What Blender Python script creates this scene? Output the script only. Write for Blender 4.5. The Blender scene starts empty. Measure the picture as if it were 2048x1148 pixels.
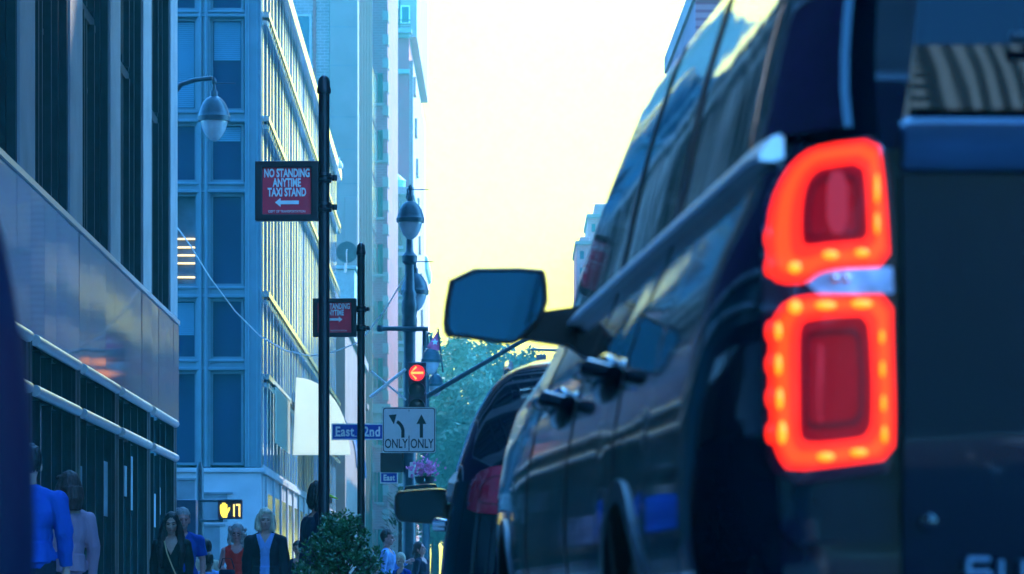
import bpy, bmesh, math, random
import numpy as np
from mathutils import Vector, Matrix, noise as mnoise
random.seed(7)
C = bpy.context.scene.collection
sc = bpy.context.scene
R = math.radians
F, HC, VH, UC = 7600.0, 0.65, 1193.0, 1024.0      # focal length in photo pixels, camera height, horizon row, centre column
K = -0.0124                                        # the street drifts this much to the left per metre

# ------------------------------------------------------------------ camera
cam = bpy.data.cameras.new('camera'); co = bpy.data.objects.new('camera', cam); C.objects.link(co)
co.location = (0, 0, HC); co.rotation_euler = (R(90), 0, 0)
cam.sensor_width = 36; cam.lens = 36 * F / 2048
cam.shift_y = (VH - 574) / 2048
cam.clip_start = 0.1; cam.clip_end = 3000
cam.dof.use_dof = True; cam.dof.focus_distance = 38; cam.dof.aperture_fstop = 9.5
sc.camera = co

# ------------------------------------------------------------------ world, sun, exposure
SUN_EL, SUN_AZ = 36, 40
w = bpy.data.worlds.new('World'); sc.world = w; w.use_nodes = True
nt = w.node_tree; N = nt.nodes; L = nt.links; N.clear()
sky = N.new('ShaderNodeTexSky'); sky.sky_type = 'NISHITA'; sky.sun_disc = False
sky.sun_elevation = R(SUN_EL); sky.sun_rotation = R(SUN_AZ); sky.dust_density = 2.0; sky.ozone_density = 3.0
tint = N.new('ShaderNodeMix'); tint.data_type = 'RGBA'; tint.blend_type = 'MULTIPLY'; tint.inputs[0].default_value = 1
tint.inputs[7].default_value = (0.44, 1.70, 3.15, 1)
L.new(sky.outputs[0], tint.inputs[6])
tc = N.new('ShaderNodeTexCoord')
dot = N.new('ShaderNodeVectorMath'); dot.operation = 'DOT_PRODUCT'
dot.inputs[1].default_value = Vector((0.0, 1.0, 0.10)).normalized()
nrm = N.new('ShaderNodeVectorMath'); nrm.operation = 'NORMALIZE'
L.new(tc.outputs['Generated'], nrm.inputs[0]); L.new(nrm.outputs[0], dot.inputs[0])
mr = N.new('ShaderNodeMapRange'); mr.interpolation_type = 'SMOOTHSTEP'
mr.inputs[1].default_value = 0.90; mr.inputs[2].default_value = 0.975
L.new(dot.outputs['Value'], mr.inputs[0])
mixs = N.new('ShaderNodeMix'); mixs.data_type = 'RGBA'
L.new(mr.outputs[0], mixs.inputs[0]); L.new(tint.outputs[2], mixs.inputs[6])
mixs.inputs[7].default_value = (5.2, 5.0, 0.34, 1)       # the hazy cream glow low over the far end of the street
bg = N.new('ShaderNodeBackground'); bg.inputs[1].default_value = 0.145
L.new(mixs.outputs[2], bg.inputs[0])
out = N.new('ShaderNodeOutputWorld'); L.new(bg.outputs[0], out.inputs[0])
sl = bpy.data.lights.new('sun', 'SUN'); sl.energy = 2.2; sl.angle = R(0.5); sl.color = (1, 0.93, 0.80)
so = bpy.data.objects.new('sun', sl); C.objects.link(so)
to_sun = Vector((math.sin(R(SUN_AZ)) * math.cos(R(SUN_EL)), math.cos(R(SUN_AZ)) * math.cos(R(SUN_EL)), math.sin(R(SUN_EL))))
so.rotation_euler = (-to_sun).to_track_quat('-Z', 'Y').to_euler(); so.location = to_sun * 100
sc.view_settings.view_transform = 'Standard'; sc.view_settings.look = 'None'
sc.view_settings.exposure = 2.32; sc.view_settings.gamma = 1
sc.cycles.use_denoising = True
sc.cycles.max_bounces = 8; sc.cycles.volume_bounces = 0
sc.cycles.sample_clamp_indirect = 4.0

# ------------------------------------------------------------------ helpers
def P(u, v, d): return Vector(((u - UC) / F * d, d, HC + (VH - v) / F * d))
def SX(off, d): return off + K * d                     # x of a line parallel to the street

def mat(name, col, rough=0.6, metal=0.0, noise=0.0, nscale=3.0, bump=0.0, bscale=20.0, coat=0.0, spec=0.5, emis=None, es=1.0, stretch=None, col2=None, rvar=0.0):
    m = bpy.data.materials.new(name); m.use_nodes = True
    t = m.node_tree; b = t.nodes['Principled BSDF']
    b.inputs['Base Color'].default_value = (*col, 1); b.inputs['Roughness'].default_value = rough
    b.inputs['Metallic'].default_value = metal; b.inputs['Coat Weight'].default_value = coat
    b.inputs['Coat Roughness'].default_value = 0.03; b.inputs['Specular IOR Level'].default_value = spec
    if emis: b.inputs['Emission Color'].default_value = (*emis, 1); b.inputs['Emission Strength'].default_value = es*.68
    if noise or bump or rvar:
        tcn = t.nodes.new('ShaderNodeTexCoord'); mp = t.nodes.new('ShaderNodeMapping')
        t.links.new(tcn.outputs['Object'], mp.inputs[0])
        if stretch: mp.inputs['Scale'].default_value = stretch
    if noise or rvar:
        n = t.nodes.new('ShaderNodeTexNoise'); n.inputs['Scale'].default_value = nscale; n.inputs['Detail'].default_value = 6
        t.links.new(mp.outputs[0], n.inputs['Vector'])
        if noise:
            r = t.nodes.new('ShaderNodeMapRange'); r.inputs[1].default_value = .3; r.inputs[2].default_value = .7
            t.links.new(n.outputs[0], r.inputs[0])
            x = t.nodes.new('ShaderNodeMix'); x.data_type = 'RGBA'
            c2 = col2 or tuple(c * (1 - noise) for c in col)
            x.inputs[6].default_value = (*c2, 1); x.inputs[7].default_value = (*[min(1, c * (1 + (0 if col2 else noise * .6))) for c in col], 1)
            t.links.new(r.outputs[0], x.inputs[0]); t.links.new(x.outputs[2], b.inputs['Base Color'])
        if rvar:
            q = t.nodes.new('ShaderNodeMapRange'); q.inputs[3].default_value = max(0, rough - rvar); q.inputs[4].default_value = rough + rvar
            t.links.new(n.outputs[0], q.inputs[0]); t.links.new(q.outputs[0], b.inputs['Roughness'])
    if bump:
        n2 = t.nodes.new('ShaderNodeTexNoise'); n2.inputs['Scale'].default_value = bscale; n2.inputs['Detail'].default_value = 4
        t.links.new(mp.outputs[0], n2.inputs['Vector'])
        bp = t.nodes.new('ShaderNodeBump'); bp.inputs['Strength'].default_value = bump; bp.inputs['Distance'].default_value = 0.05
        t.links.new(n2.outputs[0], bp.inputs['Height']); t.links.new(bp.outputs[0], b.inputs['Normal'])
    return m

def brick(name, c1, c2, mortar, scale=1.0, axis='xz', bw=0.22, bh=0.075, ms=0.012, rough=0.85):
    m = bpy.data.materials.new(name); m.use_nodes = True
    t = m.node_tree; b = t.nodes['Principled BSDF']; b.inputs['Roughness'].default_value = rough
    tcn = t.nodes.new('ShaderNodeTexCoord'); mp = t.nodes.new('ShaderNodeMapping')
    t.links.new(tcn.outputs['Object'], mp.inputs[0])
    mp.inputs['Rotation'].default_value = (R(-90), 0, 0) if axis == 'xz' else (R(-90), 0, R(90))
    if axis == 'yz':
        sp = t.nodes.new('ShaderNodeSeparateXYZ'); cb = t.nodes.new('ShaderNodeCombineXYZ')
        t.links.new(tcn.outputs['Object'], sp.inputs[0]); t.links.new(sp.outputs[1], cb.inputs[0]); t.links.new(sp.outputs[2], cb.inputs[1]); src = cb
    else:
        sp = t.nodes.new('ShaderNodeSeparateXYZ'); cb = t.nodes.new('ShaderNodeCombineXYZ')
        t.links.new(tcn.outputs['Object'], sp.inputs[0]); t.links.new(sp.outputs[0], cb.inputs[0]); t.links.new(sp.outputs[2], cb.inputs[1]); src = cb
    br = t.nodes.new('ShaderNodeTexBrick'); br.inputs['Scale'].default_value = scale
    br.inputs['Brick Width'].default_value = bw; br.inputs['Row Height'].default_value = bh; br.inputs['Mortar Size'].default_value = ms
    br.inputs['Color1'].default_value = (*c1, 1); br.inputs['Color2'].default_value = (*c2, 1); br.inputs['Mortar'].default_value = (*mortar, 1)
    t.links.new(src.outputs[0], br.inputs['Vector'])
    n = t.nodes.new('ShaderNodeTexNoise'); n.inputs['Scale'].default_value = .35; n.inputs['Detail'].default_value = 5
    t.links.new(tcn.outputs['Object'], n.inputs['Vector'])
    x = t.nodes.new('ShaderNodeMix'); x.data_type = 'RGBA'; x.blend_type = 'MULTIPLY'; x.inputs[0].default_value = .8
    r = t.nodes.new('ShaderNodeMapRange'); r.inputs[1].default_value = .3; r.inputs[2].default_value = .7; r.inputs[3].default_value = .65; r.inputs[4].default_value = 1.1
    t.links.new(n.outputs[0], r.inputs[0]); t.links.new(br.outputs[0], x.inputs[6]); t.links.new(r.outputs[0], x.inputs[7])
    t.links.new(x.outputs[2], b.inputs['Base Color'])
    return m

def canvas(name, c):
    m = mat(name, c, .8, noise=.06, nscale=4); t = m.node_tree; b = t.nodes['Principled BSDF']; o = [n for n in t.nodes if n.type == 'OUTPUT_MATERIAL'][0]
    tr = t.nodes.new('ShaderNodeBsdfTranslucent'); tr.inputs[0].default_value = (*c, 1); x = t.nodes.new('ShaderNodeMixShader'); x.inputs[0].default_value = .8
    t.links.new(b.outputs[0], x.inputs[1]); t.links.new(tr.outputs[0], x.inputs[2]); t.links.new(x.outputs[0], o.inputs[0])
    return m

class MB:
    """collects shapes and links them as one mesh object"""
    def __init__(s): s.v = []; s.f = []; s.smooth = False
    def add(s, vs, fs):
        o = len(s.v); s.v += [tuple(p) for p in vs]; s.f += [tuple(i + o for i in f) for f in fs]; return s
    def box(s, a, b):
        (x0, y0, z0), (x1, y1, z1) = a, b
        x0, x1 = min(x0, x1), max(x0, x1); y0, y1 = min(y0, y1), max(y0, y1); z0, z1 = min(z0, z1), max(z0, z1)
        return s.add([(x0,y0,z0),(x1,y0,z0),(x1,y1,z0),(x0,y1,z0),(x0,y0,z1),(x1,y0,z1),(x1,y1,z1),(x0,y1,z1)],
                     [(0,3,2,1),(4,5,6,7),(0,1,5,4),(1,2,6,5),(2,3,7,6),(3,0,4,7)])
    def sbox(s, x0, x1, d0, d1, z0, z1):
        """box in street coordinates: x offsets from the street axis, sheared along the street"""
        q = [(SX(x0,d0),d0),(SX(x1,d0),d0),(SX(x1,d1),d1),(SX(x0,d1),d1)]
        return s.add([(x,y,z0) for x,y in q] + [(x,y,z1) for x,y in q], [(0,3,2,1),(4,5,6,7),(0,1,5,4),(1,2,6,5),(2,3,7,6),(3,0,4,7)])
    def tube(s, pts, rad, n=12, caps=True):
        pts = [Vector(p) for p in pts]; rs = rad if isinstance(rad, (list, tuple)) else [rad] * len(pts)
        vs = []; fs = []; up = None
        for i, p in enumerate(pts):
            t = (pts[min(i+1, len(pts)-1)] - pts[max(i-1, 0)]).normalized()
            if up is None: up = Vector((0,0,1)) if abs(t.z) < .9 else Vector((1,0,0))
            a = t.cross(up).normalized(); b = t.cross(a).normalized(); up = -b if False else up
            for k in range(n):
                q = 2*math.pi*k/n; vs.append(p + rs[i]*(math.cos(q)*a + math.sin(q)*b))
        for i in range(len(pts)-1):
            for k in range(n):
                k2 = (k+1) % n; fs.append((i*n+k, i*n+k2, (i+1)*n+k2, (i+1)*n+k))
        if caps: fs.append(tuple(range(n))[::-1]); fs.append(tuple((len(pts)-1)*n + k for k in range(n)))
        return s.add(vs, fs)
    def lathe(s, c, prof, n=24, axis='z'):
        """prof: (radius, height) pairs from bottom to top, around c"""
        c = Vector(c); vs = []; fs = []
        for r, h in prof:
            for k in range(n):
                q = 2*math.pi*k/n
                o = Vector((r*math.cos(q), r*math.sin(q), h)) if axis == 'z' else (Vector((r*math.cos(q), h, r*math.sin(q))) if axis == 'y' else Vector((h, r*math.cos(q), r*math.sin(q))))
                vs.append(c + o)
        for i in range(len(prof)-1):
            for k in range(n):
                k2 = (k+1) % n; fs.append((i*n+k, i*n+k2, (i+1)*n+k2, (i+1)*n+k))
        fs.append(tuple(range(n))[::-1]); fs.append(tuple((len(prof)-1)*n + k for k in range(n)))
        return s.add(vs, fs)
    def prism(s, pts, y0, y1):
        """polygon in (x,z) extruded from y0 to y1"""
        n = len(pts)
        return s.add([(x,y0,z) for x,z in pts] + [(x,y1,z) for x,z in pts],
                     [tuple(range(n)), tuple(range(2*n-1, n-1, -1))] + [(i, i+n, (i+1)%n+n, (i+1)%n) for i in range(n)])
    def ring(s, po, pi, y0, y1, fn=None):
        n = len(po); g = (lambda p, y: (p[0], y, p[1])) if fn is None else fn
        vs = [g(p,y0) for p in po] + [g(p,y0) for p in pi] + [g(p,y1) for p in po] + [g(p,y1) for p in pi]
        fs = []
        for i in range(n):
            j = (i+1) % n
            fs += [(i, j, n+j, n+i), (2*n+i, 3*n+i, 3*n+j, 2*n+j), (i, 2*n+i, 2*n+j, j), (n+i, n+j, 3*n+j, 3*n+i)]
        return s.add(vs, fs)
    def ell(s, c, r, n=14, m=9):
        c = Vector(c); vs = [c + Vector((0,0,-r[2]))]; fs = []
        for i in range(1, m):
            a = -math.pi/2 + math.pi*i/m
            for k in range(n):
                q = 2*math.pi*k/n; vs.append(c + Vector((r[0]*math.cos(a)*math.cos(q), r[1]*math.cos(a)*math.sin(q), r[2]*math.sin(a))))
        vs.append(c + Vector((0,0,r[2]))); e = len(vs)-1
        for k in range(n): fs.append((0, 1+(k+1)%n, 1+k)); fs.append((e, e-n+k, e-n+(k+1)%n))
        for i in range(m-2):
            for k in range(n):
                a = 1+i*n+k; b = 1+i*n+(k+1)%n; fs.append((a, b, b+n, a+n))
        return s.add(vs, fs)
    def grid(s, rows):
        n = len(rows[0]); vs = [p for r in rows for p in r]
        return s.add(vs, [(i*n+k, i*n+k+1, (i+1)*n+k+1, (i+1)*n+k) for i in range(len(rows)-1) for k in range(n-1)])
    def build(s, name, m, parent=None, smooth=None, bevel=0, fixn=True, world=False):
        me = bpy.data.meshes.new(name)
        vs = s.v
        if world and parent is not None:
            wl = parent['_wl']; vs = [(x-wl[0], y-wl[1], z-wl[2]) for x,y,z in vs]
        me.from_pydata(vs, [], s.f)
        if fixn:
            bm = bmesh.new(); bm.from_mesh(me); bmesh.ops.recalc_face_normals(bm, faces=bm.faces); bm.to_mesh(me); bm.free()
        if smooth:
            for p in me.polygons: p.use_smooth = True
            try: me.set_sharp_from_angle(angle=R(smooth if smooth is not True else 40))
            except Exception: pass
        o = bpy.data.objects.new(name, me); C.objects.link(o); me.materials.append(m)
        if parent is not None: o.parent = parent
        if bevel:
            b = o.modifiers.new('bevel', 'BEVEL'); b.width = bevel; b.segments = 2; b.limit_method = 'ANGLE'
        return o

def thing(name, label, cat, loc=(0,0,0), rotz=0, group=None):
    o = bpy.data.objects.new(name, None); C.objects.link(o); o.empty_display_size = .1
    o.location = loc; o.rotation_euler = (0,0,rotz); o['label'] = label; o['category'] = cat; o['_wl'] = tuple(loc)
    if group: o['group'] = group
    return o
def tag(o, label, cat, group=None):
    o['label'] = label; o['category'] = cat
    if group: o['group'] = group
    return o
def struct(o): o['kind'] = 'structure'; return o

def text(body, size, m, parent, loc, xs=1.0, ext=0.002, rot=(R(90),0,0), name='lettering', bold=0.0, space=1.0):
    cu = bpy.data.curves.new('t', 'FONT'); cu.body = body; cu.size = size; cu.align_x = 'CENTER'; cu.align_y = 'CENTER'; cu.extrude = ext; cu.offset = bold
    cu.resolution_u = 4; cu.space_character = space
    t = bpy.data.objects.new('t', cu); C.objects.link(t)
    dg = bpy.context.evaluated_depsgraph_get(); me = bpy.data.meshes.new_from_object(t.evaluated_get(dg))
    bpy.data.objects.remove(t)
    me.name = name; me.materials.clear(); me.materials.append(m)
    me.transform(Matrix.Diagonal((xs, 1, 1, 1)))
    o = bpy.data.objects.new(name, me); C.objects.link(o); o.location = loc; o.rotation_euler = rot
    if parent is not None: o.parent = parent
    return o

def smoothpoly(pts, k=2):
    for _ in range(k):
        q = []
        for i in range(len(pts)):
            a = Vector(pts[i]); b = Vector(pts[(i+1) % len(pts)]); q += [tuple(a*.75+b*.25), tuple(a*.25+b*.75)]
        pts = q
    return pts

def remesh(mb, vox, smooth=2, cut=None, jitter=None):
    me = bpy.data.meshes.new('tmp'); me.from_pydata(mb.v, [], mb.f)
    bm = bmesh.new(); bm.from_mesh(me); bmesh.ops.recalc_face_normals(bm, faces=bm.faces); bm.to_mesh(me); bm.free()
    o = bpy.data.objects.new('tmp', me); C.objects.link(o)
    r = o.modifiers.new('r', 'REMESH'); r.mode = 'VOXEL'; r.voxel_size = vox; r.use_smooth_shade = True
    if smooth:
        q = o.modifiers.new('s', 'SMOOTH'); q.iterations = smooth; q.factor = .5
    dg = bpy.context.evaluated_depsgraph_get(); res = bpy.data.meshes.new_from_object(o.evaluated_get(dg))
    bpy.data.objects.remove(o); bpy.data.meshes.remove(me)
    bm = bmesh.new(); bm.from_mesh(res)
    if jitter:
        for v in bm.verts: v.co += v.normal * jitter(v.co)
    if cut:
        bmesh.ops.delete(bm, geom=[f for f in bm.faces if cut(f.calc_center_median())], context='FACES')
    for f in bm.faces: f.smooth = True
    bm.to_mesh(res); bm.free()
    return res
def link_mesh(name, me, m, parent):
    o = bpy.data.objects.new(name, me); C.objects.link(o); me.materials.clear(); me.materials.append(m); me.name = name
    if parent is not None: o.parent = parent
    return o

# ------------------------------------------------------------------ materials
M = dict(
    asphalt=mat('asphalt', (.05,.05,.052), .8, noise=.3, nscale=6, bump=.3, bscale=60),
    concrete=mat('concrete_paving', (.28,.28,.27), .8, noise=.2, nscale=2, bump=.1, bscale=40),
    kerb=mat('kerb_stone', (.3,.3,.29), .75, noise=.2),
    paint_white=mat('road_paint', (.75,.75,.72), .6, noise=.2, nscale=8),
    granite=mat('polished_granite', (.06,.022,.075), .05, noise=.45, nscale=9, coat=0, spec=.22),
    stone=mat('grey_stone', (.33,.31,.32), .7, noise=.22, nscale=1.2, bump=.08, bscale=25),
    stone_dark=mat('dark_stone', (.13,.13,.15), .55, noise=.3, nscale=2),
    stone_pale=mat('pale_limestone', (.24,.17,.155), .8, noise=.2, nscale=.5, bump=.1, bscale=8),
    bronze=mat('dark_bronze_frame', (.018,.026,.034), .6, spec=.2, noise=.3, nscale=5),
    steel=mat('polished_steel_rail', (.55,.60,.68), .34, metal=.8, noise=.12, nscale=14, rvar=.08),
    glass=mat('window_glass', (.012,.016,.022), .03, coat=.6, spec=.9, bump=.015, bscale=.9),
    glass_dark=mat('dark_shop_glass', (.006,.07,.095), .05, coat=.1, spec=.5, bump=.02, bscale=1.6),
    glass_teal=mat('office_window_glass', (.006,.03,.075), .10, spec=.4, noise=.3, nscale=.4, bump=.01, bscale=.6),
    alu=mat('painted_aluminium', (.10,.18,.22), .38, metal=.35, noise=.15, nscale=2),
    fin=mat('bright_metal_fin', (.88,.88,.86), .13, metal=1, noise=.15, nscale=.6, bump=.12, bscale=.35),
    fin_back=mat('curtain_wall_panel', (.03,.10,.20), .65, spec=.25, noise=.5, nscale=.5, stretch=(1,.6,.25)),
    black_iron=mat('black_painted_iron', (.012,.014,.018), .38, noise=.3, nscale=9, bump=.05, bscale=60),
    blue_iron=mat('weathered_green_iron', (.03,.075,.10), .42, noise=.35, nscale=7, bump=.06, bscale=40),
    sign_red=mat('red_sign_face', (.85,.025,.06), .45, noise=.12, nscale=12),
    sign_white=mat('white_sign_face', (.82,.82,.78), .45, noise=.05, nscale=9),
    sign_blue=mat('blue_sign_face', (.01,.035,.35), .4, noise=.1, nscale=12),
    sign_ink=mat('black_sign_ink', (.012,.012,.014), .5, noise=.2),
    lamp_glass=mat('frosted_lamp_glass', (.55,.62,.66), .12, spec=.7, noise=.15, nscale=5, coat=.5),
    carpaint=mat('black_car_paint', (.001,.004,.012), .05, coat=.25, spec=.38, noise=.3, nscale=2, bump=.016, bscale=1.2, stretch=(1,2.0,.7)),
    carblue=mat('navy_car_paint', (.0,.005,.018), .5, coat=0, spec=.05, noise=.2, nscale=2),
    carglass=mat('tinted_car_glass', (.002,.004,.008), .015, coat=.5, spec=.8, bump=.02, bscale=1.4, stretch=(1,2.6,.5)),
    rearglass=mat('dark_rear_glass', (.001,.002,.005), .03, coat=0, spec=.35, bump=.008, bscale=1.2),
    plastic=mat('black_trim_plastic', (.012,.013,.015), .42, noise=.3, nscale=12, bump=.05, bscale=80),
    chrome=mat('chrome_trim', (.85,.86,.88), .10, metal=1, noise=.05, nscale=20),
    belt_chrome=mat('satin_chrome', (.97,.97,.97), .5, metal=1, noise=.04, nscale=20),
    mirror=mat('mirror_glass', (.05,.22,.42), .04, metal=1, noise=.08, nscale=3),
    mirror_dark=mat('dark_mirror_glass', (.03,.06,.09), .05, metal=1, noise=.2, nscale=6),
    blind=mat('pale_blind', (.06,.19,.26), .6, noise=.15, nscale=2),
    rubber=mat('tyre_rubber', (.012,.012,.013), .8, noise=.3, nscale=15),
    led=mat('red_tail_lamp_glow', (.15,.01,.01), .2, coat=.2, spec=.2, emis=(1,.016,.004), es=.75),
    led_o=mat('orange_tail_lamp_glow', (.15,.05,.01), .2, coat=.2, spec=.2, emis=(1,.048,.004), es=.58),
    led_y=mat('tail_lamp_diode', (.6,.3,.02), .2, emis=(1,.27,.006), es=.56),
    redlens=mat('dark_red_lens', (.16,.002,.008), .2, coat=.15, spec=.2, noise=.4, nscale=9, emis=(.22,.002,.006), es=.28),
    lens_ridge=mat('dark_lens_ridge', (.05,.001,.003), .3, spec=.3, emis=(.10,.001,.003), es=.2),
    redlens_off=mat('unlit_red_lens', (.42,.006,.03), .12, coat=1, noise=.3, nscale=9),
    clearlens=mat('clear_reverse_lens', (.75,.62,.78), .25, coat=1, noise=.5, nscale=26),
    amber=mat('amber_lamp', (.8,.18,.01), .2, emis=(1,.22,.02), es=0.56),
    sig_red=mat('lit_red_arrow', (.8,.2,.02), .3, emis=(1,.30,.06), es=0.81),
    sig_glow=mat('red_signal_lens', (.4,.02,.03), .25, coat=.6, emis=(.75,.02,.03), es=0.62),
    sig_off=mat('unlit_signal_lens', (.04,.03,.035), .3, coat=.5, noise=.2),
    hand=mat('lit_amber_hand', (.8,.6,.05), .3, emis=(1,.80,.06), es=0.71),
    pedface=mat('signal_face', (.06,.04,.07), .35, noise=.2),
    awning=canvas('cream_canvas', (.88,.84,.70)),
    navy_cloth_awning=mat('navy_canvas', (.02,.06,.16), .8, noise=.2, nscale=3),
    leaf=mat('glossy_leaf', (.045,.17,.055), .25, noise=.6, nscale=18, spec=.6),
    leaf_far=mat('tree_leaf', (.07,.17,.08), .6, noise=.6, nscale=.8),
    bark=mat('bark', (.07,.055,.045), .9, noise=.4, nscale=10, bump=.4, bscale=20),
    soil=mat('planter_concrete', (.25,.24,.22), .85, noise=.2),
    petal=mat('pink_petal', (.75,.12,.35), .6, noise=.3, nscale=20),
    flag=mat('pink_flag_cloth', (.85,.10,.25), .7, noise=.1, nscale=5),
    lightstrip=mat('ceiling_light_strip', (.8,.7,.4), .4, emis=(1,.68,.22), es=0.68),
    roomdark=mat('room_interior', (.10,.14,.17), .8, noise=.3),
    pale_panel=mat('pale_blue_panel', (.36,.55,.66), .35, noise=.15, nscale=2, coat=.3),
    brick_grey=brick('grey_brick', (.27,.20,.20), (.21,.15,.16), (.36,.28,.28), axis='xz', bw=.42, bh=.16, ms=.02),
    brick_red=brick('red_brick_street', (.27,.10,.10), (.20,.075,.08), (.30,.25,.24), axis='yz', bw=.42, bh=.16, ms=.02),
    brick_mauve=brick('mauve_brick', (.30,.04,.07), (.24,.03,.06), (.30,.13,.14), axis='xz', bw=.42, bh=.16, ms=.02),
    brick_mauve_y=brick('mauve_brick_street', (.24,.08,.12), (.19,.06,.10), (.28,.18,.20), axis='yz', bw=.42, bh=.16, ms=.02),
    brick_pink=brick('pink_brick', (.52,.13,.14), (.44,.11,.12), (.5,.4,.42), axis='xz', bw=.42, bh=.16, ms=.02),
    tank=mat('pale_green_tank', (.30,.52,.52), .6, noise=.2),
    white_paint=mat('white_painted_metal', (.8,.79,.74), .45, noise=.08),
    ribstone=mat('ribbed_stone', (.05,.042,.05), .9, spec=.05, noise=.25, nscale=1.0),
)

# ------------------------------------------------------------------ ground
KX = -0.65                                             # kerb line offset, left side
o = struct(MB().box((-110,-95,-.40),(110,440,-.22)).build('ground', M['asphalt']))
o = struct(MB().sbox(-3.2,5.2,-60,420,-.218,-.104).build('road', M['asphalt']))
o = struct(MB().sbox(-100,-5.45,75,101,-.218,-.106).build('cross_street', M['asphalt']))
mb = MB(); mb.sbox(-5.5,KX-.15,11.2,73.2,-.218,.0); mb.sbox(-5.5,-3.35,-40,11.2,-.218,.0)
struct(mb.build('sidewalk', M['concrete']))
struct(MB().sbox(-5.5,KX-.15,103,260,-.218,.0).build('sidewalk_beyond', M['concrete']))
struct(MB().sbox(5.35,9.1,-40,320,-.218,.0).build('sidewalk_opposite', M['concrete']))
mb = MB(); mb.sbox(KX-.15,KX,11.2,73.2,-.218,.004); mb.sbox(-3.35,-3.2,-40,11.2,-.218,.004); mb.sbox(5.2,5.35,-40,320,-.218,.004)
struct(mb.build('kerb', M['kerb']))
mb = MB()
for k in range(18): mb.sbox(2.2,2.32,-20+k*9,-16+k*9,-.104,-.100)
for k in range(12): mb.sbox(-2.8+k*.68,-2.5+k*.68,70,73,-.104,-.100)
struct(mb.build('road_marking', M['paint_white']))

hz = bpy.data.materials.new('street_haze'); hz.use_nodes = True; hz.node_tree.nodes.clear()
pv = hz.node_tree.nodes.new('ShaderNodeVolumePrincipled'); ho = hz.node_tree.nodes.new('ShaderNodeOutputMaterial')
pv.inputs['Color'].default_value = (.14,.75,.56,1); pv.inputs['Density'].default_value = 0.00135; pv.inputs['Anisotropy'].default_value = 0.0
hz.node_tree.links.new(pv.outputs[0], ho.inputs['Volume'])
hzo = MB().box((-112,-97,-1.2),(112,445,124)).build('haze', hz); hzo['kind'] = 'stuff'

# ------------------------------------------------------------------ left building: granite front, stone piers
XL = -5.5
b = thing('granite_building', 'stone-piered building with polished granite band and dark shopfront along the left pavement', 'building', (SX(XL,40),40,0))
END = 72.75
MB().sbox(XL-.62,XL-14,-34,END-.05,.0,30).build('wall', M['stone_dark'], b, world=True)
piers = [47.8+6.03*k for k in range(-13,5)]
for c in piers:
    d0, d1 = c-.85, min(c+.85, END)
    m = MB(); m.sbox(XL-.60,XL,d0,d1,5.92,30)
    po_ = m.build('pier', M['stone'], b, world=True, bevel=.015)
    m = MB(); m.sbox(XL-.60,XL-.035,d0-.16,d0-.002,5.92,30); m.sbox(XL-.60,XL-.14,d0-.34,d0-.161,5.92,30)
    if d1 < END: m.sbox(XL-.60,XL-.05,d1+.002,d1+.16,5.92,30)
    q = m.build('jamb', M['bronze'], b, world=True); q.parent = po_
for i, c in enumerate(piers[:-1]):
    e0, e1 = c+1.01, c+6.03-1.01
    for j, z in enumerate((5.95, 9.45, 12.95, 16.45, 19.95)):
        m = MB(); rz = random.uniform(-.006,.006); xo = XL-.31
        a0, a1 = SX(xo,e0)+rz, SX(xo,e1)-rz
        m.add([(a0,e0,z+.1),(a1,e1,z+.1),(a1,e1,z+3.4),(a0,e0,z+3.4),(a0-.03,e0,z+.1),(a1-.03,e1,z+.1),(a1-.03,e1,z+3.4),(a0-.03,e0,z+3.4)],
              [(0,1,2,3),(7,6,5,4),(0,4,5,1),(3,2,6,7),(0,3,7,4),(1,5,6,2)])
        wobj = m.build('window', M['glass'], b, world=True)
        f = MB()
        f.sbox(xo,xo+.09,e0,e1,z,z+.1); f.sbox(xo+.005,xo+.07,e0,e1,z+2.35,z+2.43); f.sbox(xo,xo+.11,e0,e1,z+3.4,z+3.5)
        for q in (.0, .20, .36, .60, .74, .88, .97):
            y = e0+(e1-e0)*q; f.sbox(xo+.004,xo+(.17 if q in (.36,.74,.97) else .11),y,y+.09,z+.1,z+3.4)
        fo = f.build('window_frame', M['bronze'], b, world=True); fo.parent = wobj; 
# granite band made of tall polished slabs, each a hair out of true
m = MB(); d = -34.0; rr = random.Random(3)
while d < END-.1:
    wd = rr.choice((1.0,1.5,1.5,2.0)); e = min(d+wd, END)
    t1, t2 = rr.uniform(-.0015,.0015), rr.uniform(-.004,.004)
    xa, xb = SX(XL,d+.006)+.02, SX(XL,e-.006)+.02
    vs = [(xa-t1,d+.006,3.99),(xb+t1,e-.006,3.99),(xb+t1+t2,e-.006,5.84),(xa-t1+t2,d+.006,5.84)]
    m.add(vs+[(x-.3,y,z) for x,y,z in vs], [(0,1,2,3),(7,6,5,4),(0,4,5,1),(3,2,6,7),(0,3,7,4),(1,5,6,2)])
    d = e
m.build('granite_band', M['granite'], b, world=True)
MB().sbox(XL-.5,XL+.05,-34,END,5.84,5.92).build('ledge', M['steel'], b, world=True)
MB().sbox(XL-.60,XL-.05,-34,END,0,.5).build('plinth', M['granite'], b, world=True)
for c in piers:
    if c > END-.3: c = END-.35
    m = MB(); m.sbox(XL-.3,XL+.02,c-.36,c-.06,.0,3.988); m.sbox(XL-.3,XL+.02,c+.06,c+.34,.0,3.988); m.sbox(XL-.3,XL-.02,c-.06,c+.06,0,3.988)
    m.build('column', M['bronze'], b, world=True, bevel=.01)
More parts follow.
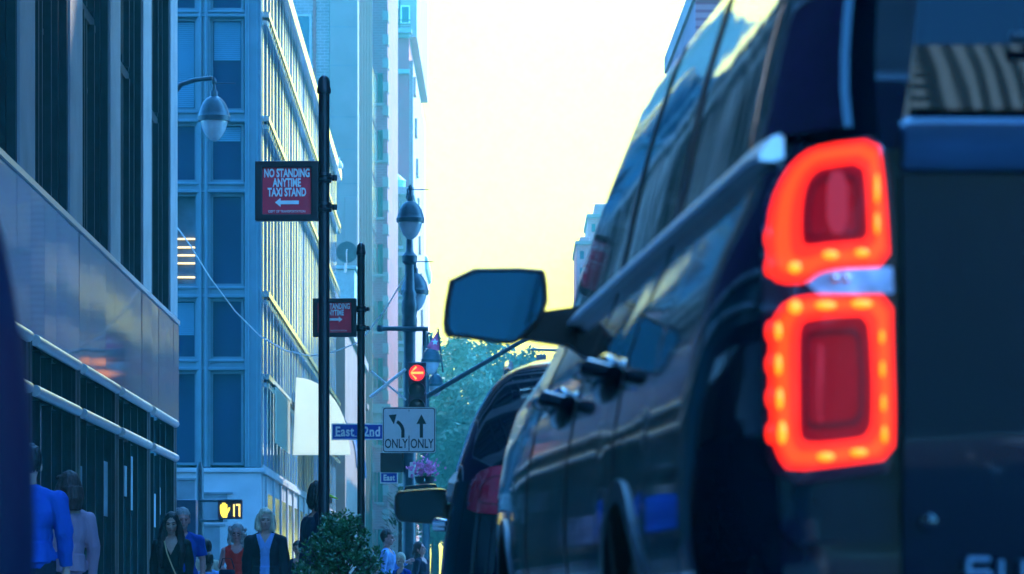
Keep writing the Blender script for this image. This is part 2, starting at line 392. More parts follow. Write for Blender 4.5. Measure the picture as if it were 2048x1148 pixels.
for i, c in enumerate(piers[:-1]):
    e0, e1 = c+.36, c+6.03-.36
    if e1 > END: e1 = END-.7
    m = MB()
    for z in (3.84, 3.20):
        m.tube([(SX(XL+.05,e0),e0,z+.06),(SX(XL+.05,e1),e1,z+.06)], .075, 10)
    m.build('rail', M['steel'], b, world=True, smooth=True)
    for z0, z1, nm in ((3.36,3.84,'transom_window'), (.5,3.20,'shop_window')):
        n = 4; g = MB(); fr = MB()
        for k in range(n):
            y0 = e0+(e1-e0)*k/n+.02; y1 = e0+(e1-e0)*(k+1)/n-.02; t = rr.uniform(-.003,.003); t2 = rr.uniform(-.005,.005)
            xa, xb = SX(XL-.1,y0)-t, SX(XL-.1,y1)+t
            vs = [(xa,y0,z0),(xb,y1,z0),(xb+t2,y1,z1),(xa+t2,y0,z1)]
            g.add(vs+[(x-.03,y,z) for x,y,z in vs], [(0,1,2,3),(7,6,5,4),(0,4,5,1),(3,2,6,7),(0,3,7,4),(1,5,6,2)])
            fr.sbox(XL-.12,XL-.03,y1-.012,y1+.052,z0,z1)
        wo = g.build(nm, M['glass_dark'], b, world=True)
        fo = fr.build('mullion', M['bronze'], b, world=True); fo.parent = wo
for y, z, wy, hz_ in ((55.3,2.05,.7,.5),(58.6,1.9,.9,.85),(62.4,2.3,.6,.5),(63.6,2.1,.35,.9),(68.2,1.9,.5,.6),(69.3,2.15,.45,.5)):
    MB().sbox(XL-.098,XL-.088,y,y+wy,z,z+hz_).build('reflection_panel', M['pale_panel'], b, world=True)  # pale panels standing in for bright reflections on the shop glass

# ------------------------------------------------------------------ corner office building beyond the cross street
b2 = thing('glass_office', 'teal-windowed office building on the far corner with bright metal fins down its street side', 'building', (SX(XL,103),103,0))
F0, S1, TOP = 103.0, 163.0, 18.9
MB().sbox(XL-.30,XL-26,F0+.5,S1,.0,TOP-.5).build('wall', M['roomdark'], b2, world=True)
zz = lambda v: HC+(VH-v)/F*F0
xx = lambda u: (u-UC)/F*F0
levels = [(-150,20),(36,221),(246,364),(387,572),(597,718),(742,930)]
cols = [(420,487),(328,394),(236,302),(144,210)]
xc = SX(XL,F0)
# spandrels, mullions and the corner pier of the front
sp = MB()
edges = [zz(930)]
for (a, c) in zip(levels[1:], levels[:-1]):
    z0, z1 = zz(a[0]), zz(c[1])
    sp.box((-40,F0-.02,z0),(xx(490),F0+.5,z1))
    sp.box((-40,F0-.10,z0+.02),(xx(490),F0-.02,z0+.10)); sp.box((-40,F0-.08,z1-.08),(xx(490),F0-.02,z1-.02))
sp.build('spandrel', M['alu'], b2, world=True, bevel=.012)
for (a, c) in zip(cols[:-1], cols[1:]):
    m = MB(); m.box((xx(c[1])-.0,F0-.06,zz(935)),(xx(a[0]),F0+.5,TOP)); m.box((xx(c[1])+.06,F0-.14,zz(935)),(xx(c[1])+.13,F0-.06,TOP)); m.box((xx(a[0])-.13,F0-.14,zz(935)),(xx(a[0])-.06,F0-.06,TOP))
    m.build('mullion', M['alu'], b2, world=True, bevel=.012)
m = MB(); m.box((xx(490),F0-.10,zz(935)),(xc-.02,F0+.5,TOP)); m.box((xx(497),F0-.13,zz(935)),(xx(500),F0-.1,TOP)); m.box((xx(514),F0-.13,zz(935)),(xx(517),F0-.1,TOP))
m.build('corner_pier', M['alu'], b2, world=True, bevel=.012)
for (u0, u1) in cols:
    for k, (v0, v1) in enumerate(levels):
        lit = (u0 == 328 and v0 == 387)
        x0, x1, z0, z1 = xx(u0), xx(u1), zz(v1), zz(v0)
        g = MB(); t = random.uniform(-.012,.012)
        if lit:
            fr = MB(); fr.ring([(x0,z0),(x1,z0),(x1,z1),(x0,z1)], [(x0+.06,z0+.06),(x1-.06,z0+.06),(x1-.06,z1-.06),(x0+.06,z1-.06)], F0+.1, F0+.2)
            wo = fr.build('lit_window', M['alu'], b2, world=True)
            rm = MB().box((x0,F0+.47,z0),(x1,F0+.495,z1)); q = rm.build('room', M['roomdark'], b2, world=True); q.parent = wo
            for vv in (475, 492, 508, 524, 552):
                s_ = MB().box((x0+.07,F0+.40,zz(vv)-.022),(x1-.07,F0+.44,zz(vv)+.022)); q = s_.build('ceiling_light', M['lightstrip'], b2, world=True); q.parent = wo
            continue
        g.add([(x0,F0+.18-t,z0),(x1,F0+.18+t,z0),(x1,F0+.18+t,z1),(x0,F0+.18-t,z1),(x0,F0+.3,z0),(x1,F0+.3,z0),(x1,F0+.3,z1),(x0,F0+.3,z1)],[(0,1,2,3),(7,6,5,4),(0,4,5,1),(3,2,6,7),(0,3,7,4),(1,5,6,2)])
        wo = g.build('window', M['glass_teal'], b2, world=True)
        if random.random() < .3 or (u0 == 328 and v0 == 36):
            zb_ = z1-(z1-z0)*(.96 if (u0 == 328 and v0 == 36) else random.choice((.3,.45,.6))); bl = MB()
            nb = int((z1-.07-zb_)/.055)
            for q_ in range(nb): zq = zb_+q_*.055; bl.add([(x0+.09,F0+.145,zq),(x1-.09,F0+.145,zq),(x1-.09,F0+.16,zq+.05),(x0+.09,F0+.16,zq+.05)],[(0,1,2,3)])
            if nb > 0: q = bl.build('blind', M['blind'], b2, world=True); q.parent = wo
        fr = MB(); fr.ring([(x0,z0),(x1,z0),(x1,z1),(x0,z1)], [(x0+.07,z0+.07),(x1-.07,z0+.07),(x1-.07,z1-.07),(x0+.07,z1-.07)], F0+.08, F0+.18)
        q = fr.build('window_frame', M['alu'], b2, world=True); q.parent = wo
# stone base of the front
m = MB(); m.box((-40,F0-.06,0),(xc-.02,F0+.5,zz(940))); m.box((-40,F0-.14,zz(945)),(xc+.08,F0-.06,zz(936)))
m.build('base', M['stone'], b2, world=True, bevel=.02)
for u0, u1, v0, v1 in ((408,455,988,1044),(330,390,960,1100),(408,440,1052,1150)):
    m = MB(); x0,x1,z0,z1 = xx(u0),xx(u1),zz(v1),zz(v0)
    m.box((x0,F0-.075,z0),(x1,F0-.063,z1)); m.box((x0,F0-.12,z1),(x1+.15,F0-.063,z1+.05)); m.build('base_panel', M['stone_dark'], b2, world=True)
# street side: back panels, bright vertical fins, horizontal bands that climb to the corner
m = MB(); m.sbox(XL-.29,XL-.06,F0+.5,S1,4.25,TOP-.4); m.build('curtain_wall', M['fin_back'], b2, world=True)
rf = random.Random(11); fins = MB(); d = F0+.55
while d < S1-.1:
    wd = rf.uniform(.3,.7); fins.sbox(XL-.06,XL+rf.uniform(-.02,.01),d,d+wd,4.25,TOP-.45); d += wd+rf.uniform(.9,1.7)
fins.build('fins', M['fin'], b2, world=True)
for v in (21,230,582,748):
    z = zz(v); mm = MB(); mm.sbox(XL-.05,XL+.18,F0+.3,S1,z-.13,z+.02); mm.sbox(XL-.05,XL+.13,F0+.3,S1,z-.34,z-.22)
    for k in range(60): mm.sbox(XL+.13,XL+.17,F0+.6+k,F0+.75+k,z-.34,z-.22)
    mm.build('band', M['fin'], b2, world=True)
mm = MB(); mm.sbox(XL-.3,XL+.22,F0+.02,S1,TOP-.42,TOP); mm.build('parapet', M['fin'], b2, world=True)
mm = MB(); mm.sbox(XL-.29,XL+.0,F0+.5,S1,.0,4.25); mm.sbox(XL+.0,XL+.10,F0-.04,S1,3.98,4.12)
for k in range(14): mm.sbox(XL+.0,XL+.06,F0+1.4+k*4.1,F0+1.9+k*4.1,.0,3.98)
mm.build('side_base', M['stone'], b2, world=True)
for k in range(13):
    y = F0+2.3+k*4.1; MB().sbox(XL+.002,XL+.03,y,y+2.9,.5,3.5).build('shop_window', M['glass_teal'], b2, world=True)
# barrel awning and a pale fabric banner on its street side
aw = thing('barrel_awning', 'cream canvas awning with a curved navy side over the far pavement', 'awning', (SX(XL,122),122,0))
dA0, dA1 = 116.5, 139.5
prof = [(0,z_) for z_ in (0,)]
pts = []
for k in range(13):
    q = math.pi/2*k/12; pts.append((XL+.15+1.75*math.sin(q), 5.0+2.45*math.cos(q)))
m = MB(); rows = []
for d in np.linspace(dA0+10, dA1, 6): rows.append([(SX(x,d),d,z) for x,z in pts])
m.grid(rows); rows2 = [[(x-.03,y,z-.05) for x,y,z in r] for r in rows]; m.grid(rows2)
m.build('canopy', M['navy_cloth_awning'], aw, world=True, smooth=True)
m = MB(); q = [(SX(x*.98+.0,dA0+1.2 if z>5.2 else dA0),dA0+1.5-.45*(7.45-z),z) for x,z in pts]+[(SX(XL+.2,dA0),dA0+.4,5.0)]
n = len(q); m.add(q+[(x,y+.03,z) for x,y,z in q],[tuple(range(n)),tuple(range(2*n-1,n-1,-1))]+[(i,i+n,(i+1)%n+n,(i+1)%n) for i in range(n)])
m.build('front_panel', M['awning'], aw, world=True)
bn = thing('fabric_banner', 'cream fabric banner hung flat on the fins just before the awning', 'banner', (SX(XL,106),106,0))
m = MB(); m.sbox(XL+.20,XL+.23,106.2,114.6,4.95,6.5); m.build('cloth', M['awning'], bn, world=True)
m = MB(); m.tube([(SX(XL+.16,106.2),106.2,6.54),(SX(XL+.2,114.6),114.6,6.54)],.05,8); m.build('rod', M['black_iron'], bn, world=True)

# low stone annex behind the office, with a dish and a rooftop unit
b2b = thing('low_annex', 'low grey stone annex between the finned office and the tall stone building', 'building', (SX(XL,175),175,0))
m = MB(); m.sbox(XL+.3,XL-14,165,199,.0,12.4); m.build('wall', M['stone_pale'], b2b, world=True)
m = MB(); m.sbox(XL+.45,XL-14,164.8,199.1,12.4,12.8); m.build('cornice', M['stone'], b2b, world=True)
ru = thing('rooftop_unit', 'pale green rooftop box on the annex below the satellite dish', 'rooftop unit', tuple(P(692,645,168)))
a, c = P(672,645,168), P(714,548,170.5)
MB().box((a.x,168,a.z),(c.x,170.5,c.z)).build('casing', M['tank'], ru, world=True, bevel=.05)
a, c = P(668,548,168), P(718,543,170.5); MB().box((a.x,167.9,c.z-.1),(c.x,170.6,c.z+.05)).build('lid', M['tank'], ru, world=True)
ds = thing('satellite_dish', 'round blue-grey satellite dish on a bracket on the annex roof', 'satellite dish', tuple(P(693,545,167)))
q = P(694,505,167); m = MB(); prof = [(.001,.0)]+[(.47*k/8, -.16*(k/8)**2) for k in range(1,9)]
m.lathe((q.x,q.y,q.z), prof, 24, 'y'); m.build('dish', M['blue_iron'], ds, world=True, smooth=60)
m = MB(); m.tube([q+Vector((.0,-.15,-.45)), q+Vector((0,-.5,0)), q+Vector((.02,-.5,.1))], .03, 8); m.tube([q+Vector((0,.1,0)), P(690,545,167)], .05, 8); m.build('arm', M['white_paint'], ds, world=True)
rl = thing('roof_flood_lamp', 'small white flood lamp on a curved bracket at the finned roof edge', 'lamp', (SX(XL,160),160,TOP+.1))
z = HC+(VH-318)/F*160; q = P(666,318,160)
m = MB(); m.tube([(q.x-.1,160,TOP),(q.x-.05,160,z-.2),(q.x+.05,160,z),P(680,318,160)], .05, 8); m.build('bracket', M['white_paint'], rl, world=True, smooth=True)
m = MB(); m.lathe(P(679,336,160), [(.05,-.02),(.14,.0),(.15,.12),(.05,.3)], 14); m.build('lamp_shade', M['white_paint'], rl, world=True, smooth=True)

# ------------------------------------------------------------------ tall stone building
b3 = thing('tall_stone_building', 'tall pale stone building with a grey brick flank and fluted street side', 'building', (SX(XL,200),200,0))
D3 = 200.0
def x3(u): return (u-UC)/F*D3
def z3(v): return HC+(VH-v)/F*D3
MB().box((x3(560)-6,D3,0),(x3(659),D3+20,40)).build('brick_flank', M['brick_grey'], b3, world=True)
m = MB(); m.box((x3(626),D3-.10,0),(x3(632),D3,40)); m.build('downpipe', mat('red_rust_pipe',(.30,.05,.06),.7,noise=.2), b3, world=True)
MB().box((x3(660),D3-.35,0),(x3(716),D3+1.2,40)).build('stone_pier', M['stone_pale'], b3, world=True, bevel=.03)
m = MB(); rs = random.Random(5); z = z3(1148)
for v in (55,132,235,300,368,455,560,640,705,760,910,990,1080):
    m.box((x3(661),D3-.362,z3(v)-.03),(x3(715),D3-.352,z3(v)))
m.build('stone_joint', M['stone_dark'], b3, world=True)
m = MB()
for v, h, pz in ((808,.3,.9),(816,.25,.6),(945,.18,.4),(1010,.12,.3)): m.box((x3(656),D3-.35-pz,z3(v)-h),(x3(716)+pz*.6,D3+1.2,z3(v)))
m.build('cornice', M['stone_pale'], b3, world=True, bevel=.03)
m = MB(); m.box((x3(690),D3-.43,z3(805)),(x3(714),D3-.353,z3(395))); m.build('pilaster', M['stone_pale'], b3, world=True, bevel=.03)
# dark window in the brick flank with two lit tubes inside
g = MB().box((x3(578),D3-.03,z3(125)),(x3(619),D3-.01,z3(33))).build('window', M['glass_teal'], b3, world=True)
m = MB(); a0,a1,c0,c1 = x3(578),x3(619),z3(125),z3(33); m.ring([(a0-.12,c0-.12),(a1+.12,c0-.12),(a1+.12,c1+.12),(a0-.12,c1+.12)],[(a0,c0),(a1,c0),(a1,c1),(a0,c1)],D3-.1,D3-.005); m.box((a0-.2,D3-.2,c0-.3),(a1+.2,D3-.005,c0-.121)); q = m.build('window_frame', M['stone'], b3, world=True); q.parent = g
for (ua,va,ub,vb) in ((594,50,600,70),(604,84,612,110)):
    q = MB().tube([P(ua,va,D3-.06),P(ub,vb,D3-.06)],.07,8).build('light_tube', mat('white_tube',(.8,.8,.75),.4,emis=(1,.98,.85),es=0.74), b3, world=True); q.parent = g
# fluted street side and its mirror-like bays
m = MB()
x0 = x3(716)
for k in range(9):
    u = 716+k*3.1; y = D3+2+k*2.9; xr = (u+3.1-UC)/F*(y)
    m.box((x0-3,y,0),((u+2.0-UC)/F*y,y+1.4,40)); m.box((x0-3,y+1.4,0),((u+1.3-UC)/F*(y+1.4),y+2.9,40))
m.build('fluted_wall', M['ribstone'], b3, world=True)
for k in range(9):
    zt = z3(58+128*k-128)*1.0; y0, y1 = 230.0, 238.0
    m = MB(); xa, xb = (737-UC)/F*y0, (753-UC)/F*y1
    m.add([(xa,y0,zt-3.5),(xb,y1,zt-3.9),(xb,y1,zt-.9),(xa,y0,zt-.4),(xa-1,y0,zt-3.5),(xb-1,y1,zt-3.9),(xb-1,y1,zt-.9),(xa-1,y0,zt-.4)],[(0,1,2,3),(7,6,5,4),(0,4,5,1),(3,2,6,7),(0,3,7,4),(1,5,6,2)])
    m.build('bay_window', M['fin'], b3, world=True)

# ------------------------------------------------------------------ mauve brick buildings further on
b4 = thing('mauve_row_building', 'narrow mauve brick building with ragged corner stones beyond the fluted stone front', 'building', (-8.6,240,0))
x0, x1 = (746-UC)/F*240, (775-UC)/F*240
MB().box((x0-6,240,0),(x1,262,46)).build('wall', M['brick_mauve'], b4, world=True)
m = MB(); 
for k in range(60): 
    if k % 2: m.box((x1-.30,239.94,.3+k*.75),(x1+.06,241.5,.9+k*.75))
m.build('corner_stone', M['stone_pale'], b4, world=True)
m = MB(); m.box((x0-1,239.6,12.2),(x1+.2,262,12.8)); m.box((x0-1,239.8,11.6),(x1+.1,262,12.2)); m.build('cornice', M['stone_pale'], b4, world=True)
for k in range(9):
    g = MB().box((x0+.30,239.93,3.0+k*3.6),(x0+.62,239.99,4.9+k*3.6)).build('window', M['glass'], b4, world=True)
    q = MB().box((x0+.22,239.80,2.85+k*3.6),(x0+.70,239.995,2.997+k*3.6)).build('window_sill', M['stone_pale'], b4, world=True); q.parent = g
b5 = thing('balcony_building', 'tall mauve building with balconies and a ledge at the edge of the sky', 'building', (-8.2,290,0))
X5 = lambda u: (u-UC)/F*290; Z5 = lambda v: HC+(VH-v)/F*290
MB().box((X5(770),290,0),(X5(818),330,Z5(70))).build('wall', mat('mauve_render',(.50,.035,.075),.85,noise=.25,nscale=.25), b5, world=True)
MB().box((X5(818),290.3,0),(X5(826),330,Z5(120))).build('side_pier', M['brick_pink'], b5, world=True)
MB().box((X5(800),291,Z5(70)),(X5(833),330,Z5(-150))).build('upper_wall', mat('pale_pink_render',(.42,.27,.26),.85,noise=.2,nscale=.3), b5, world=True)
MB().box((X5(770),291.5,Z5(69)),(X5(800),330,Z5(-150))).build('upper_flank', M['brick_mauve'], b5, world=True)
m = MB(); m.box((X5(774),288.6,Z5(70)),(X5(824),290,Z5(62))); m.box((X5(774),289.4,Z5(76)),(X5(820),290,Z5(70))); m.box((X5(774),289.5,Z5(148)),(X5(819),290,Z5(140))); m.build('ledge', M['stone'], b5, world=True)
m = MB()
for v0, v1 in ((44,46),(52,53),(58,59)): m.box((X5(778),288.7,Z5(v1)),(X5(822),288.8,Z5(v0)))
for k in range(14): m.box((X5(778+k*3.3),288.7,Z5(62)),(X5(778.7+k*3.3),288.8,Z5(44)))
m.build('balcony_rail', M['black_iron'], b5, world=True)
for (u0,u1,v0,v1) in ((779,792,36,58),(803,817,10,42),(780,794,-30,10),(803,817,-60,-25),(780,786,165,190)):
    g = MB().box((X5(u0),289.96 if v0>70 else 290.9,Z5(v1)),(X5(u1),289.98 if v0>70 else 291.2,Z5(v0))).build('window', M['glass_teal'], b5, world=True)
    m = MB(); a0,a1,c0,c1 = X5(u0),X5(u1),Z5(v1),Z5(v0); yy = 289.9 if v0>70 else 290.8; m.ring([(a0-.1,c0-.1),(a1+.1,c0-.1),(a1+.1,c1+.1),(a0-.1,c1+.1)],[(a0,c0),(a1,c0),(a1,c1),(a0,c1)],yy,yy+.12); q = m.build('window_frame', M['white_paint'], b5, world=True); q.parent = g
m = MB()
for k in range(9): m.box((X5(826)-.0,291+k*4,Z5(185+k*70)),(X5(831),293+k*4,Z5(150+k*70)))
m.build('oriel', M['brick_pink'], b5, world=True)
b6 = thing('corniced_building', 'pale stone building with heavy bracketed cornice and roof tank left of the lamp post', 'building', (-8,268,0))
X6 = lambda u: (u-UC)/F*268; Z6 = lambda v: HC+(VH-v)/F*268
MB().box((X6(773),268,0),(X6(815),286,Z6(420))).build('wall', M['stone_pale'], b6, world=True)
m = MB(); m.box((X6(772),266.6,Z6(392)),(X6(829),286,Z6(378))); m.box((X6(772),267.2,Z6(404)),(X6(825),286,Z6(392)))
for k in range(10): m.box((X6(776+k*4.6),266.9,Z6(416)),(X6(778+k*4.6),268,Z6(404)))
m.build('cornice', M['stone'], b6, world=True)
m = MB(); m.lathe((X6(790),272,Z6(378)), [(.62,0),(.62,1.0),(.7,1.0),(.1,1.5)], 16); m.build('roof_tank', M['tank'], b6, world=True)
for k in range(7):
    for j in range(2):
        u0 = 780+j*16; v0 = 440+k*95
        g = MB().box((X6(u0),267.97,Z6(v0+52)),(X6(u0+8),267.99,Z6(v0))).build('window', M['glass'], b6, world=True)
        q = MB().box((X6(u0-2),267.6,Z6(v0+58)),(X6(u0+10),267.995,Z6(v0+52.2))).build('window_sill', M['stone'], b6, world=True); q.parent = g
m = MB()
for k in range(7): m.box((X6(775),267.7,Z6(512+k*95)),(X6(816),267.995,Z6(505+k*95)))
m.build('string_course', M['stone'], b6, world=True)
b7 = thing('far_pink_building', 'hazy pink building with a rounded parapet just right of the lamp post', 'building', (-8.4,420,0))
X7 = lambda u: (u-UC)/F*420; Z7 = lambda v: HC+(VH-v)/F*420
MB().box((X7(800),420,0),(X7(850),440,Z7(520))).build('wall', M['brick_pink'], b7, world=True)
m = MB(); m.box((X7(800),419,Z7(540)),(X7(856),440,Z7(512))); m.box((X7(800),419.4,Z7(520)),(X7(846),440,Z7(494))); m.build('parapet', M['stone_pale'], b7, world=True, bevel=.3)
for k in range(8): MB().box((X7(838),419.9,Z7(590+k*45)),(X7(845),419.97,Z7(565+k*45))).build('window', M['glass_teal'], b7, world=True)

# ------------------------------------------------------------------ opposite side of the street (seen in reflections, its tops beyond the big car)
XR = 9.1
def brick_block(label, d0, d1, h, m_, cols, rows, fh=3.6, cat='building', dep=14):
    bb = thing('brick_building', label, cat, (SX(XR,(d0+d1)/2),(d0+d1)/2,0))
    MB().sbox(XR,XR+dep,d0,d1,.0,h).build('wall', m_, bb, world=True)
    MB().sbox(XR-.12,XR+dep+.1,d0-.2,d1+.2,h,h+.7).build('cornice', M['stone_pale'], bb, world=True)
    MB().sbox(XR-.06,XR+.0,d0,d1,.0,4.2).build('shopfront', M['stone_dark'], bb, world=True)
    for i in range(cols):
        for j in range(rows):
            y0 = d0+(d1-d0)*(i+.3)/cols; y1 = d0+(d1-d0)*(i+.7)/cols; z0 = 5.2+j*fh
            if z0+2.1 > h: continue
            g = MB().sbox(XR-.03,XR-.008,y0,y1,z0,z0+2.0).build('window', M['glass_teal'], bb, world=True)
            q = MB().sbox(XR-.2,XR-.002,y0-.15,y1+.15,z0-.2,z0-.003).build('window_sill', M['stone_pale'], bb, world=True); q.parent = g
    return bb
brick_block('red brick block across the street, raised for shade, beside the big black car', 14, 70, 40, M['brick_red'], 10, 6)  # height raised to keep the sun off the left pavement
brick_block('tallest brick block across the street on the far corner, raised and deepened for shade, behind the big black car', 104, 130, 56, M['brick_red'], 5, 6, dep=46)  # raised and deepened to shade the street, ends early so sun reaches the awning
brick_block('brick block across the street peeking past the roof edge of the big black car', 150, 171, 24.2, M['brick_mauve_y'], 4, 5)
brick_block('lower brick block farther along the opposite side, behind the pillar of the big black car', 184, 239, 21.0, M['brick_mauve_y'], 9, 4)
brick_block('farthest low brick block on the opposite side, before the hazy pink towers', 243, 311, 25.0, M['brick_mauve_y'], 9, 5)
def far_block(label, u0, u1, v, d, m_, extra=()):
    bb = thing('stepped_tower', label, 'building', ((u0+u1)/2/F*d-UC/F*d,d,0))
    X = lambda u: (u-UC)/F*d; Z = lambda q: HC+(VH-q)/F*d
    MB().box((X(u0),d,0),(X(u1),d+14,Z(v))).build('wall', m_, bb, world=True)
    m = MB(); m.box((X(u0-3),d-.6,Z(v+4)),(X(u1),d+14,Z(v-3))); m.build('cornice', M['stone_pale'], bb, world=True)
    for (a, c, e, f_) in extra: MB().box((X(a),d+1.5,Z(f_)),(X(c),d+7,Z(e))).build('roof_house', m_, bb, world=True, bevel=.05)
    k = 0
    vv = v+16
    while vv < 640:
        for uu in (u0+7, u0+24, u0+41):
            if uu+8 < u1:
                MB().box((X(uu),d-.03,Z(vv+16)),(X(uu+8),d-.008,Z(vv))).build('window', M['glass_teal'], bb, world=True)
        vv += 34
    return bb
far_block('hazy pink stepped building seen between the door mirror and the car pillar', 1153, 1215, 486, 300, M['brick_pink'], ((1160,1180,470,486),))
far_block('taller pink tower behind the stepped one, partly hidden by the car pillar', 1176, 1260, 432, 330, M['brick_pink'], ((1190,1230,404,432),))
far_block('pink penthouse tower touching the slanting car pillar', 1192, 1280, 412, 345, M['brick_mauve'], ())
# street closing behind the camera: a striped office seen only as reflections
bs = thing('striped_office', 'striped pale office building closing the street behind the camera', 'building', (13,-95,0))
m = MB(); m.box((-8,-95,.0),(30,-96.5,121)); m.box((-30,-95,.0),(-8,-96.5,27)); m.box((30,-95,.0),(40,-96.5,27)); m.build('wall', M['bronze'], bs, world=True)
m = MB()
for k in range(22): m.box((-8,-94.6,48.5+k*3.2),(11,-94.99,50.1+k*3.2))
for k in range(12): m.box((12+k*1.5,-94.5,48),(12.7+k*1.5,-94.99,120))
m.build('stripe', M['white_paint'], bs, world=True)

# ------------------------------------------------------------------ trees at the end of the street
def tree(label, u, d, ztop, rad, seed):
    r = random.Random(seed); x = (u-UC)/F*d
    t = thing('street_tree', label, 'tree', (x,d,0), group='trees closing the end of the street')
    m = MB(); pts = [(0,0,0),(.1,.1,ztop*.22),(-.1,.1,ztop*.45),(.1,0,ztop*.75)]; m.tube(pts,[.42,.34,.24,.1],10)
    for k in range(9):
        a = r.uniform(0,6.28); h = ztop*r.uniform(.28,.6); e = Vector((math.cos(a)*rad*.7,math.sin(a)*rad*.7,h+ztop*.22)); m.tube([(0,0.05,h),e*.55+Vector((0,0,h*.5)),e],[.16,.1,.04],6)
    m.build('trunk', M['bark'], t, smooth=True)
    c = MB(); cl = []
    for k in range(95):
        a = r.uniform(0,6.28); z = ztop*(.30+.66*r.random()); f = math.sin(math.pi*min(1,max(0.12,(z/ztop-.22)/.80)))**.6; q = rad*f*math.sqrt(r.random())
        cl.append((math.cos(a)*q, math.sin(a)*q, z, r.uniform(.6,1.5)))
    for (cx,cy,cz,cr) in cl:
        for k in range(85):
            v = Vector((r.gauss(0,1),r.gauss(0,1),r.gauss(0,1))).normalized()*cr*r.random()**.4
            p = Vector((cx,cy,cz))+v; a = Vector((r.gauss(0,1),r.gauss(0,1),r.gauss(0,1))).normalized(); b_ = a.orthogonal().normalized(); s = r.uniform(.14,.34)
            c.add([p-a*s, p+b_*s*.6, p+a*s, p-b_*s*.6],[(0,1,2,3)])
    c.build('crown', M['leaf_far'], t, fixn=False)
tree('tall leafy tree at the end of the street, just right of the red arrow signal', 905, 322, 23.0, 4.2, 1)
tree('broad leafy tree whose crown fills the middle of the street end', 960, 330, 23.4, 4.4, 2)
tree('leafy tree at the street end behind the car roof, under the big door mirror', 1040, 336, 22.5, 4.5, 3)
tree('shorter leafy tree at the street end behind the two-arrow sign', 868, 300, 18.0, 3.2, 4)
tree('low leafy tree at the street end beyond the roof of the second car', 935, 290, 13.5, 3.4, 5)

